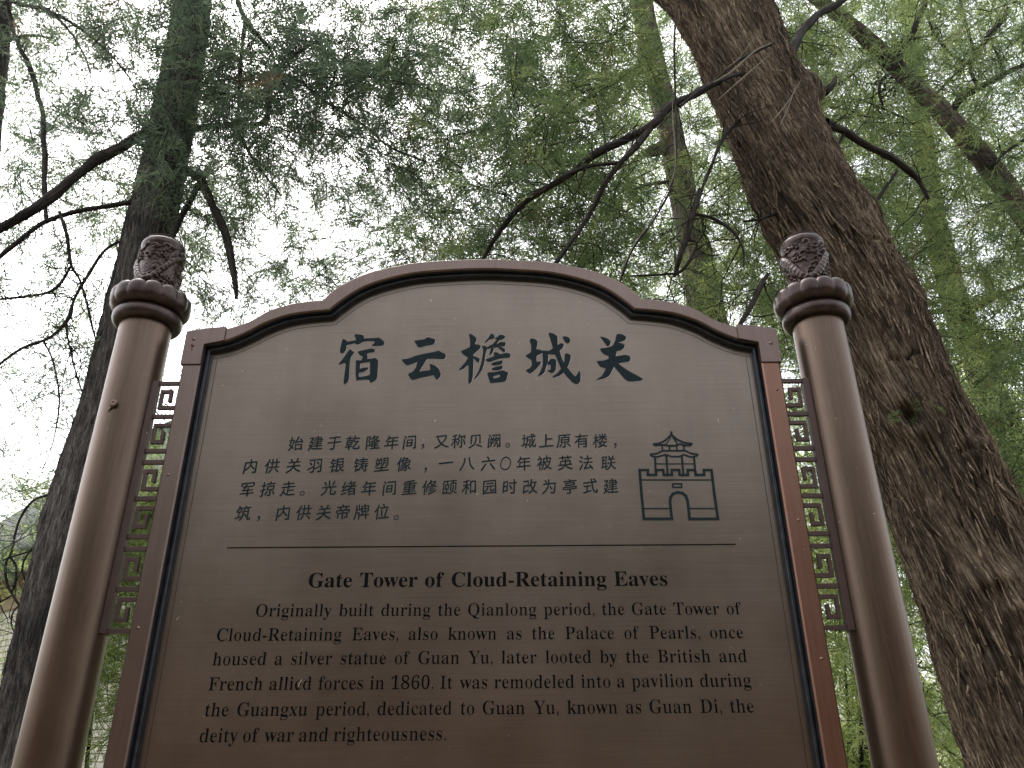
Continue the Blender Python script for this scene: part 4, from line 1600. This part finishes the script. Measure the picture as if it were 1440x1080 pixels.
for pts in [
    [(245, 160, YB, 14), (200, 190, 2.7, 16), (150, 217, 2.6, 16), (110, 245, 2.55, 15), (75, 275, 2.5, 16), (30, 304, 2.45, 14), (-30, 338, 2.4, 14)],
    [(215, 278, YB, 10), (190, 283, 2.9, 9), (150, 290, 2.85, 8), (110, 297, 2.8, 8), (60, 314, 2.75, 8), (20, 343, 2.7, 8), (-20, 380, 2.7, 7)],
    [(262, 240, YB, 14), (285, 256, 2.8, 12), (300, 290, 2.75, 13), (316, 325, 2.75, 13), (325, 362, 2.75, 12), (331, 400, 2.75, 9), (333, 420, 2.75, 5)],
    [(285, 250, YB, 9), (262, 292, 2.9, 10), (246, 325, 2.85, 9), (238, 350, 2.85, 8)],
    [(262, 180, YB, 10), (320, 176, 2.9, 10), (370, 172, 2.8, 9), (379, 130, 2.75, 10), (372, 108, 2.75, 9)],
    [(372, 108, 2.75, 8), (400, 88, 2.7, 6), (430, 68, 2.7, 6), (458, 48, 2.7, 4)],
    [(372, 108, 2.75, 5), (410, 108, 2.7, 4), (440, 128, 2.7, 5), (475, 155, 2.7, 5), (515, 178, 2.7, 4), (545, 205, 2.7, 4), (600, 228, 2.7, 3)],
    [(330, -10, 2.8, 8), (346, 30, 2.75, 8), (380, 68, 2.7, 6)],
    [(345, 30, 2.75, 7), (342, 55, 2.75, 6), (338, 100, 2.8, 6), (335, 175, 2.85, 4)],
    [(335, 185, 2.85, 5), (360, 230, 2.8, 5), (395, 275, 2.8, 3)],
    [(66, 312, 2.75, 7), (62, 260, 2.8, 8), (63, 215, 2.85, 9), (60, 165, 2.9, 8), (52, 130, 2.95, 8), (42, 95, 3.0, 8), (25, 60, 3.0, 7), (14, 20, 3.1, 6), (5, -60, 3.1, 5)],
    [(-5, 0, 3.4, 7), (30, 6, 3.2, 6), (62, 14, 3.0, 6), (100, 32, 2.9, 5), (140, 62, 2.8, 4), (175, 100, 2.8, 3), (205, 150, 2.8, 1.5)],
    [(60, 13, 3.0, 5), (85, 30, 2.9, 5), (110, 62, 2.8, 4), (125, 95, 2.8, 2), (130, 130, 2.8, 1.2)],
    [(190, 330, YB, 4), (150, 350, 2.9, 5), (125, 385, 2.85, 5), (105, 420, 2.8, 5), (95, 450, 2.8, 6), (70, 475, 2.8, 5), (30, 490, 2.8, 5), (-10, 520, 2.8, 4)],
    [(84, 298, 2.75, 6), (94, 330, 2.75, 6), (100, 372, 2.75, 5), (113, 395, 2.8, 4), (125, 440, 2.8, 4), (135, 480, 2.8, 3)],
    [(100, 373, 2.75, 4), (84, 400, 2.75, 5), (60, 413, 2.75, 4), (0, 421, 2.75, 4)],
    [(92, 452, 2.8, 4), (100, 500, 2.8, 3), (115, 550, 2.8, 3)], [(60, 478, 2.8, 3), (75, 510, 2.8, 3), (83, 560, 2.8, 3), (75, 620, 2.8, 2), (60, 660, 2.8, 2)],
    [(85, 690, YB - .1, 4), (75, 694, 2.9, 4), (48, 703, 2.9, 4), (31, 724, 2.9, 4), (22, 748, 2.9, 4), (16, 777, 2.9, 4), (8, 794, 2.9, 4), (11, 823, 2.9, 4), (29, 853, 2.9, 4), (45, 862, 3.0, 3)],
    [(14, 783, 2.9, 4), (22, 795, 2.9, 4), (22, 815, 2.9, 4), (16, 835, 2.9, 3)],
    [(62, 750, 2.95, 4), (36, 784, 2.9, 3), (32, 804, 2.9, 3), (38, 825, 2.9, 3)],
    [(60, 770, 2.95, 3), (20, 782, 2.9, 3), (-10, 792, 2.9, 3)], [(16, 838, 2.9, 3), (-5, 850, 2.9, 3)], [(40, 838, 2.95, 2), (18, 862, 2.9, 3), (18, 885, 2.9, 2), (30, 898, 2.95, 2)]]:
    brB.append(add_branch(tsB, [(a_, b_, c_, w_ * (.8 if w_ < 12 else .88)) for a_, b_, c_, w_ in pts]))
build_each(tsB, 'branch', M['bark_twig'], treeB)
twB = TubeSet()
rB = random.Random(31)
for k, (P, R_) in enumerate(brB):
    wild_twigs(twB, P, R_, 20 if k < 17 else 2, .15, .6, .0035, rB, -.05)
tag(twB.build('twigs', M['bark_twig'], treeB), kind='stuff')


def far_tree(name, label, pts, branches, mat, relief, flute, nu=120, nv=400, bmat=None, tw=8, seed=1, cat='tree'):
    P, R_ = px_path(pts, 6)
    g = np.array([P[-1][0] + (P[-1][0] - P[-4][0]) * .6, P[-1][1] + (P[-1][1] - P[-4][1]) * .5, -0.1])
    if P[-1][2] > 0.2:
        P = np.concatenate([P, [g]])
        R_ = np.concatenate([R_, [R_[-1] * 1.2]])
    t_ = empty(name, (P[-1][0], P[-1][1], 0))
    tag(t_, label, cat)
    trunk_mesh('trunk', P, R_, nu, nv, relief, flute, mat, t_, 0.2)
    ts = TubeSet()
    br = [add_branch(ts, b) for b in branches]
    if br:
        build_each(ts, 'branch', bmat or mat, t_)
        tw_ = TubeSet()
        rr0 = random.Random(seed)
        for P_, R2 in br:
            wild_twigs(tw_, P_, R2, tw, .3, .9, .005, rr0, -.05)
        tag(tw_.build('twigs', M['bark_twig'], t_), kind='stuff')
    return t_


treeC = far_tree('background_tree', 'pale straight trunk seen in the middle distance between the board and the leaning cypress',
                 [(880, -260, 6.6, 24), (893, -80, 6.5, 27), (902, 0, 6.5, 29), (916, 70, 6.5, 30), (930, 130, 6.5, 32), (944, 190, 6.5, 34), (956, 250, 6.5, 36), (968, 310, 6.5, 40),
                  (985, 390, 6.5, 46), (1000, 470, 6.5, 50), (1020, 560, 6.5, 54), (1060, 760, 6.5, 62), (1100, 1000, 6.5, 74)],
                 [[(925, 92, 6.5, 14), (890, 102, 6.4, 12), (850, 118, 6.3, 11), (820, 145, 6.3, 9), (790, 158, 6.3, 6)],
                  [(858, 118, 6.3, 8), (840, 138, 6.2, 8), (815, 150, 6.2, 6)],
                  [(940, 200, 6.5, 14), (915, 210, 6.4, 10), (895, 222, 6.4, 8), (870, 250, 6.3, 6)],
                  [(950, 205, 6.5, 10), (925, 215, 6.4, 8), (905, 216, 6.4, 7)],
                  [(800, 60, 6.2, 5), (820, 100, 6.2, 5), (835, 135, 6.2, 6), (850, 160, 6.2, 4), (865, 190, 6.2, 3)],
                  [(838, 140, 6.2, 5), (842, 170, 6.2, 4), (836, 205, 6.2, 3)],
                  [(940, 255, 6.5, 6), (910, 260, 6.4, 5), (885, 270, 6.4, 3)], [(1004, 400, 6.5, 10), (1030, 405, 6.4, 9), (1060, 398, 6.4, 4)]],
                 M['bark_pale'], 0.012, 0.03, tw=14, seed=2)
treeD = far_tree('slanting_tree', 'slim trunk slanting steeply across the upper right corner',
                 [(980, -120, 4.2, 12), (1110, -30, 4.1, 15), (1190, 30, 4.0, 18), (1243, 77, 4.0, 21), (1295, 128, 4.0, 24), (1347, 180, 4.0, 26), (1390, 232, 4.0, 27),
                  (1440, 300, 4.0, 29), (1500, 400, 4.0, 32), (1580, 560, 4.0, 37), (1680, 800, 4.0, 44)],
                 [[(1262, 100, 3.9, 9), (1268, 75, 3.85, 9), (1285, 40, 3.8, 8), (1300, 5, 3.8, 7), (1306, -30, 3.8, 6)],
                  [(1240, 80, 3.9, 4), (1262, 62, 3.85, 6), (1278, 55, 3.85, 5), (1320, 48, 3.85, 3)],
                  [(1338, 158, 3.95, 10), (1352, 138, 3.9, 11), (1378, 122, 3.9, 9), (1410, 106, 3.9, 8), (1450, 86, 3.9, 6)],
                  [(1375, 123, 3.9, 5), (1365, 95, 3.9, 6), (1380, 65, 3.9, 8), (1405, 35, 3.9, 8), (1418, 12, 3.9, 6)],
                  [(1366, 92, 3.9, 4), (1340, 78, 3.9, 4), (1315, 50, 3.9, 4), (1303, 20, 3.9, 3)], [(1372, 78, 3.9, 4), (1360, 40, 3.9, 4), (1350, 0, 3.9, 3)],
                  [(1365, 82, 3.9, 4), (1340, 108, 3.9, 4), (1318, 130, 3.95, 3)], [(1395, 62, 3.9, 3), (1406, 85, 3.9, 3), (1408, 100, 3.9, 3)],
                  [(1243, 77, 3.9, 4), (1215, 90, 3.9, 4), (1190, 112, 3.9, 3), (1165, 122, 3.9, 2)], [(1256, 100, 3.9, 5), (1240, 112, 3.9, 4), (1236, 130, 3.9, 4), (1242, 148, 3.9, 3)],
                  [(1215, 142, 3.9, 2), (1240, 152, 3.9, 3), (1262, 162, 3.9, 3), (1282, 170, 3.9, 2)], [(1262, 108, 3.9, 4), (1258, 135, 3.9, 3)],
                  [(1390, 235, 3.9, 5), (1405, 222, 3.9, 4), (1430, 203, 3.9, 4), (1450, 190, 3.9, 3)], [(1165, 150, 3.9, 3), (1190, 155, 3.9, 3), (1220, 165, 3.9, 2)]],
                 M['bark_pale'], 0.008, 0.012, bmat=M['bark_twig'], tw=10, seed=3)
treeE = far_tree('mossy_tree', 'mossy upright trunk partly hidden in leaves at the right edge beyond the leaning cypress',
                 [(1270, -60, 7.6, 18), (1290, 120, 7.6, 22), (1310, 280, 7.6, 27), (1325, 350, 7.6, 30), (1345, 430, 7.6, 34), (1372, 500, 7.6, 37), (1400, 570, 7.6, 42),
                  (1428, 650, 7.6, 46), (1470, 780, 7.6, 52), (1520, 960, 7.6, 60)],
                 [[(1300, 300, 7.4, 5), (1317, 327, 7.3, 7), (1330, 350, 7.3, 8), (1343, 378, 7.3, 8), (1350, 403, 7.3, 8), (1360, 425, 7.3, 7), (1372, 436, 7.3, 5)],
                  [(1364, 438, 7.3, 10), (1392, 422, 7.3, 9), (1412, 412, 7.3, 6), (1445, 400, 7.3, 4)], [(1350, 403, 7.3, 6), (1325, 420, 7.3, 5), (1300, 432, 7.3, 4)],
                  [(1340, 440, 7.4, 9), (1315, 438, 7.4, 8), (1290, 442, 7.4, 6)], [(1408, 480, 7.3, 6), (1440, 483, 7.3, 5)], [(1385, 445, 6.5, 4), (1378, 480, 6.4, 4), (1350, 510, 6.4, 4), (1330, 518, 6.4, 3)],
                  [(1405, 520, 7.2, 5), (1402, 560, 7.2, 4), (1380, 590, 7.2, 4), (1360, 600, 7.2, 3)]],
                 M['bark_moss'], 0.014, 0.03, tw=12, seed=4)
treeF = far_tree('edge_tree', 'dark trunk cut off by the left edge of the photo at the top', [(10, -200, 3.6, 20), (2, 0, 3.6, 24), (-3, 90, 3.6, 26), (-16, 190, 3.6, 28), (-40, 400, 3.6, 32), (-90, 700, 3.6, 38), (-150, 1100, 3.6, 50)],
                 [[(2, 60, 3.6, 6), (40, 50, 3.5, 4), (75, 54, 3.5, 3)]], M['bark_left'], 0.008, 0.01, seed=5)

# ------------------------------------------------------------------ foliage
def make_spray(rl_, L=0.24, w=0.0045, coarse=False):
    """flat feathery branchlet of a cypress: list of segments (p0, p1, w0, w1, normal)"""
    E_ = []
    nrm = np.array([0, 0, 1.0])

    def seg(a, b, w0, w1):
        E_.append((a, b, w0, w1))
    p = np.zeros(3)
    d = np.array([1.0, 0, 0])
    nmain = 7
    side = 1
    for i in range(nmain):
        q = p + d * L / nmain
        seg(p, q, w * .9, w * .8)
        t = i / nmain
        for rep in (0, 1):
            side = -side
            sl_ = L * (0.50 * (1 - t) + 0.10) * rl_.uniform(.6, 1.1)
            a = math.radians(rl_.uniform(32, 58)) * side
            sd = np.array([d[0] * math.cos(a) - d[1] * math.sin(a), d[0] * math.sin(a) + d[1] * math.cos(a), rl_.gauss(0, .22)])
            s0 = p + (q - p) * rl_.random()
            ns = 2
            s_ = s0
            for k in range(ns):
                sd2 = sd + np.array([0.12 * k, 0, rl_.gauss(0, .18) - .08])
                s1 = s_ + sd2 * sl_ / ns
                seg(s_, s1, w * .85, w * .6)
                for sg in (-1, 1):
                    if rl_.random() < (.5 if coarse else .75):
                        b_ = a * .3 + sg * math.radians(rl_.uniform(30, 60))
                        td = np.array([math.cos(a + b_), math.sin(a + b_), rl_.gauss(0, .3)])
                        m0 = s_ + (s1 - s_) * rl_.random()
                        seg(m0, m0 + td * rl_.uniform(.014, .036) * L / .24, w * .8, w * .35)
                s_ = s1
            if coarse: break
        d = d + np.array([0, rl_.gauss(0, .10), rl_.gauss(0, .08) - .05])
        d /= np.linalg.norm(d)
        p = q
    A = np.array([e[0] for e in E_]); B = np.array([e[1] for e in E_])
    W0 = np.array([e[2] for e in E_]); W1_ = np.array([e[3] for e in E_])
    D = B - A
    ln = np.linalg.norm(D, axis=1)
    D = D / ln[:, None]
    nz = np.random.default_rng(rl_.randrange(10 ** 6)).normal(0, .55, (len(A), 3)) + nrm
    S = np.cross(D, nz)
    S /= np.linalg.norm(S, axis=1)[:, None]
    Q = np.stack([A - S * W0[:, None] / 2, A + S * W0[:, None] / 2, B + S * W1_[:, None] / 2, B - S * W1_[:, None] / 2], 1)
    area = float((ln * (W0 + W1_) / 2).sum())
    return Q.astype(np.float32), area


rS = random.Random(77)
FINE = [make_spray(rS, rS.uniform(.19, .30), 0.0056) for _ in range(12)]
COARSE = [make_spray(rS, rS.uniform(.28, .42), 0.0100, True) for _ in range(8)]


TJ = np.random.default_rng(5).normal(0, .14, 4000)


class Foliage:
    def __init__(self):
        self.Q, self.t, self.stems = [], [], TubeSet()

    def sprig(self, pos, rl_, kind='fine', n=5, scale=1.0, tint=0.5, droop=-0.25):
        """a twig carrying several sprays; returns leaf area"""
        lib = FINE if kind == 'fine' else COARSE
        az = rl_.uniform(0, 2 * math.pi)
        el = rl_.gauss(droop, .45)
        d = np.array([math.cos(az) * math.cos(el), math.sin(az) * math.cos(el), math.sin(el)])
        L = rl_.uniform(.25, .45) * scale
        path = [np.array(pos)]
        for k in range(5):
            d = d + np.array([rl_.gauss(0, .15), rl_.gauss(0, .15), rl_.gauss(0, .12) - .05])
            d /= np.linalg.norm(d)
            path.append(path[-1] + d * L / 5)
        path = np.array(path)
        self.stems.add(path, np.linspace(.0036, .0016, 6) * scale, 3)
        area = 0
        for k in range(n):
            Qs, a = lib[rl_.randrange(len(lib))]
            u = rl_.uniform(.1, 1) * 4.99
            i = int(u)
            p = path[i] + (path[i + 1] - path[i]) * (u - i)
            dd = d + np.array([rl_.gauss(0, .6), rl_.gauss(0, .6), rl_.gauss(0, .5) - .05])
            X = dd / np.linalg.norm(dd)
            Z = np.array([rl_.gauss(0, .7), rl_.gauss(0, .7), 1.0])
            Y_ = np.cross(Z, X)
            Y_ /= np.linalg.norm(Y_)
            Z = np.cross(X, Y_)
            Rm = np.stack([X, Y_, Z])
            s = scale * rl_.uniform(.75, 1.2)
            self.Q.append((Qs.reshape(-1, 3) @ Rm * s + p).astype(np.float32))
            tt = min(.93, max(0, tint + rl_.gauss(0, .2)))
            if rl_.random() < .012: tt = 1.0
            self.t.append(np.repeat(np.clip(tt + TJ[:len(Qs)] * (1 if tt < .99 else 0), 0, 1 if tt > .99 else .93), 4).astype(np.float32))
            area += a * s * s
        return area

    def build(self, parent, mat, name='foliage', label=None, cat=None):
        if not self.Q: return
        V = np.concatenate(self.Q)
        F = np.arange(len(V)).reshape(-1, 4)
        me = mesh_np(name, V, F, False, {'tint': ('FLOAT', np.concatenate(self.t))})
        o = tag(link(name, me, mat, parent), label, cat, None, 'stuff')
        if parent is not None:
            tag(self.stems.build('leaf_stems', M['bark_twig'], parent), kind='stuff')
        global NQ
        NQ += len(F)
        return o


NQ = 0
# moss and needles caught in the knot hole
fm_ = Foliage()
rm_ = random.Random(88)
kc = surf(1280, 578, YA, .26)
for k in range(11):
    fm_.sprig(kc + np.array([rm_.gauss(0, .045), rm_.gauss(0, .01), rm_.gauss(0, .022)]), rm_, 'fine', 2, .22, .6)
me_t = fm_.build(treeA, M['leaf_green'], 'moss_tuft')
# leaf cover read off the photograph, cell by cell (80 x 60 px of 1440 x 1080), tenths
GRID = """
573858697878584869
467889999896498746
345888687998669886
477787779998888888
345854576899688868
134625378888888988
241547448888888866
131335577777777757
132344444444446676
143444444444427676
112444444444422877
223444444444422888
112444444444422888
"""
GRID = [[int(c) for c in l] for l in GRID.strip().split('\n')]
rF = random.Random(99)
_n = NQ


def cover(px, py):
    c, r = int(px // 80), int(py // 60)
    if py < 0 or px < 0 or px >= 1440:
        c0 = min(17, max(0, c)); r0 = min(12, max(0, r))
        v = GRID[r0][c0]
        return max(3, min(7, v)) * 0.9
    if r > 12: return 0
    return GRID[r][c]


owners = {'A': Foliage(), 'B': Foliage(), 'C': Foliage(), 'D': Foliage(), 'E': Foliage(), 'F': Foliage()}


def zone(px, py):
    """owner tree, depth range, tint for a direction"""
    if px < 110: return ('F' if rF.random() < .4 else 'B'), (2.9, 5.5), .35
    if px < 560:
        if py < 235: return 'B', (2.1, 4.2), .3
        return 'B', (3.5, 5.2), .45
    if px < 720: return ('B' if rF.random() < .5 else 'C'), (2.3, 6.0), .4
    if px < 880: return ('A' if rF.random() < .55 else 'C'), (1.9, 6.3), .45
    if px < 1040: return ('C' if rF.random() < .6 else 'A'), ((2.3, 4.0) if rF.random() < .13 else (6.9, 9.0)), .62
    if px < 1170: return 'A', (2.6, 5.0), .6
    if px < 1300: return ('D' if rF.random() < .6 else 'A'), ((2.6, 3.8) if rF.random() < .13 else (4.4, 6.5)), .6
    return ('E' if rF.random() < .5 else 'D'), ((3.0, 3.8) if rF.random() < .10 else (4.4, 8.2)), .55


n_spr = 0
cells_done = 0
for r in range(-8, 13):
    for c in range(-8, 26):
        x0, y0 = c * 80, r * 60
        cv = cover(x0 + 40, y0 + 30)
        if r >= 7 and 3 <= c <= 12: continue
        if r >= 5 and 5 <= c <= 10 and r >= 7: continue
        off = (y0 < -60 or x0 < -80 or x0 >= 1440 + 80)
        if off and rF.random() < .35: continue
        frac = min(.93, cv / 10 + .02)
        need = -math.log(1 - frac) * 80 * 60 * (2.5 if c < 11 else 2.7)
        got = 0
        guard = 0
        while got < need and guard < 60:
            guard += 1
            px, py = x0 + rF.uniform(-12, 92), y0 + rF.uniform(-10, 70)
            ow, (ya, yb), tn = zone(px, py)
            Y_ = rF.uniform(ya, yb)
            p = at(px, py, Y_)
            if off and Y_ < 3: continue
            z = depth(p)
            if p[2] > 14 or z < 1: continue
            far = Y_ > 4.6 or off
            k = (FPX / z) ** 2 * .55
            a = owners[ow].sprig(p, rF, 'coarse' if far else 'fine', 3, 1.0, tn + rF.gauss(0, .1))
            got += a * k
            n_spr += 1
print('sprigs', n_spr)
FM = {'A': 'leaf_green', 'B': 'leaf_grey', 'C': 'leaf_green', 'D': 'leaf_green', 'E': 'leaf_green', 'F': 'leaf_grey'}
for k, T_ in (('A', treeA), ('B', treeB), ('C', treeC), ('D', treeD), ('E', treeE), ('F', treeF)):
    owners[k].build(T_, M[FM[k]])


# ------------------------------------------------------------------ shrubs behind the board
def shrub(name, label, cat, cx, cy_, h, rad, mat, n, tint, seed, kind='fine', zmin=0.0):
    rl_ = random.Random(seed)
    t_ = empty(name, (cx, cy_, 0))
    tag(t_, label, cat)
    ts = TubeSet()
    fo = Foliage()
    for k in range(4 if zmin else 14):
        a = rl_.uniform(0, 6.28)
        rr = rad * rl_.uniform(.2, .85)
        hh = h * rl_.uniform(.6, .98)
        P = catmull([(cx + rl_.gauss(0, .06), cy_ + rl_.gauss(0, .06), -.05), (cx + rr * .35 * math.cos(a), cy_ + rr * .35 * math.sin(a), hh * .4),
                     (cx + rr * .8 * math.cos(a), cy_ + rr * .8 * math.sin(a), hh * .75), (cx + rr * math.cos(a), cy_ + rr * math.sin(a), hh)], 6)
        ts.add(P, np.linspace(.02, .004, len(P)), 5)
    for k in range(n):
        u = rl_.random() ** .7
        a = rl_.uniform(0, 6.28)
        z = max(zmin, h * .06) + (h - max(zmin, h * .06)) * rl_.random()
        env = rad * (math.sin(min(1, .25 + z / h) * math.pi * .5) if z < h * .5 else math.sqrt(max(.05, 1 - ((z / h - .5) / .55) ** 2)))
        p = (cx + env * u * math.cos(a), cy_ + env * u * math.sin(a), z)
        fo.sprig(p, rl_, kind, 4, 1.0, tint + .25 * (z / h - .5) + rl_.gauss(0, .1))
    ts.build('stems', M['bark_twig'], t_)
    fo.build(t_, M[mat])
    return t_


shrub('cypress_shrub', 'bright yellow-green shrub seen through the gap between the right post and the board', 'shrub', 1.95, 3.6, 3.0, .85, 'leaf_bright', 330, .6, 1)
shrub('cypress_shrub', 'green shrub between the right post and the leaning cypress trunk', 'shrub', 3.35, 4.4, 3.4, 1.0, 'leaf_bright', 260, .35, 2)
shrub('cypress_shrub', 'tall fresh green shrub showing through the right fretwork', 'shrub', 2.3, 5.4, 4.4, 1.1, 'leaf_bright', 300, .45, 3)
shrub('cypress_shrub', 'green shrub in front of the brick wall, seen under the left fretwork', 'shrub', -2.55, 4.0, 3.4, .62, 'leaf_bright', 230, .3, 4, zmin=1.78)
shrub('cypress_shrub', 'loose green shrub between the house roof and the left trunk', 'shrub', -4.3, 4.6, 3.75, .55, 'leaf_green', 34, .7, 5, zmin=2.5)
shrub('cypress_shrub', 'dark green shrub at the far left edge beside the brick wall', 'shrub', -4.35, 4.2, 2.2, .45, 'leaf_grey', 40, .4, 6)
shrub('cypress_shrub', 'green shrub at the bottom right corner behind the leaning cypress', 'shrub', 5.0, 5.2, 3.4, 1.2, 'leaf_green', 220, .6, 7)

# distant wood on the right, one mass of leaves
wood = Foliage()
for k in range(2600):
    x = rF.uniform(.2, 15)
    y = rF.uniform(10, 15)
    z = 9.0 * rF.random() ** 1.15
    wood.sprig((x, y, z), rF, 'coarse', 3, 1.9, .5 + rF.gauss(0, .15))
wood.build(None, M['leaf_bright'], 'distant_wood', 'pale green mass of distant woodland leaves behind the leaning cypress', 'woodland')
print('leaf quads', NQ)

# ------------------------------------------------------------------ unseen trees and hall, added behind the viewer to shape the board's reflections
rb_ = random.Random(404)
back_t = empty('added_cypress', (0, 0, 0))  # unseen cypresses, added to block light and darken the board's reflections
tag(back_t, 'unseen cypress added behind the viewer to darken the light and reflections on the board', 'tree', 'added cypresses on the lettered side of the board')
P = catmull([(0.25, 0.1, 8.5), (0.12, 0.05, 6), (0.0, 0, 3.5), (0.02, 0, 1.5), (0, 0, -0.1)], 6)
trunk_mesh('trunk', P, np.linspace(.05, .19, len(P)), 48, 160, .01, .03, M['bark_left'], back_t)
fo = Foliage()
for k in range(520):
    z = 1.6 + 7.4 * rb_.random()
    rr = (1.9 - .16 * (z - 1.6)) * math.sqrt(rb_.random()) + .1
    a = rb_.uniform(0, 6.28)
    fo.sprig((rr * math.cos(a), rr * math.sin(a), z), rb_, 'coarse', 4, 1.5, .4 + rb_.gauss(0, .15))
fo.build(back_t, M['leaf_grey'])
kids = list(back_t.children)
spots = [(-1.4, -6.3), (1.9, -7.2), (-4.8, -6.6), (5.2, -6.0), (-8.2, -5.2), (8.6, -4.6)]
for i, (x, y) in enumerate(spots):
    if i == 0:
        o = back_t
    else:
        o = back_t.copy()
        COL.objects.link(o)
        for ch in kids:
            c = ch.copy()
            COL.objects.link(c)
            c.parent = o
    o.location = (x, y, 0)
    o.scale = (1, 1, 0.62)
    o.rotation_euler = (0, 0, rb_.uniform(0, 6.28))

hall = empty('added_red_hall', (0, -9.2, 0))  # unseen hall, added so the metal has something red to reflect
tag(hall, 'unseen low red walled hall added behind the viewer for the board to reflect', 'hall')
M['red_wall'] = plain('dull_red_plaster', (0.34, 0.075, 0.040), 0.85, var=0.15, scale=1.5)
mb = MB(); mb.box(-11, 11, -4, 0, 0, 4.3)
local('wall', mb, M['red_wall'], hall)
mb = MB()
mb.add([(-11.8, 0.7, 4.15), (11.8, 0.7, 4.15), (11.8, -2, 5.6), (-11.8, -2, 5.6), (11.8, -5.3, 3.7), (-11.8, -5.3, 3.7),
        (-11.8, 0.7, 4.0), (11.8, 0.7, 4.0), (11.8, -5.3, 3.55), (-11.8, -5.3, 3.55)],
       [(0, 1, 2, 3), (3, 2, 4, 5), (0, 6, 7, 1), (5, 4, 8, 9), (6, 9, 8, 7), (0, 3, 5, 9, 6), (1, 7, 8, 4, 2)])
local('roof', mb, M['tile'], hall)
for x in np.arange(-10, 10.1, 2.5):
    mb = MB()
    mb.add([(x + .14 * math.cos(a), .45 + .14 * math.sin(a), z) for z in (0, 4.05) for a in np.linspace(0, 2 * math.pi, 12, endpoint=False)],
           [(k, (k + 1) % 12, 12 + (k + 1) % 12, 12 + k) for k in range(12)])
    local('column', mb, M['red_wall'], hall)
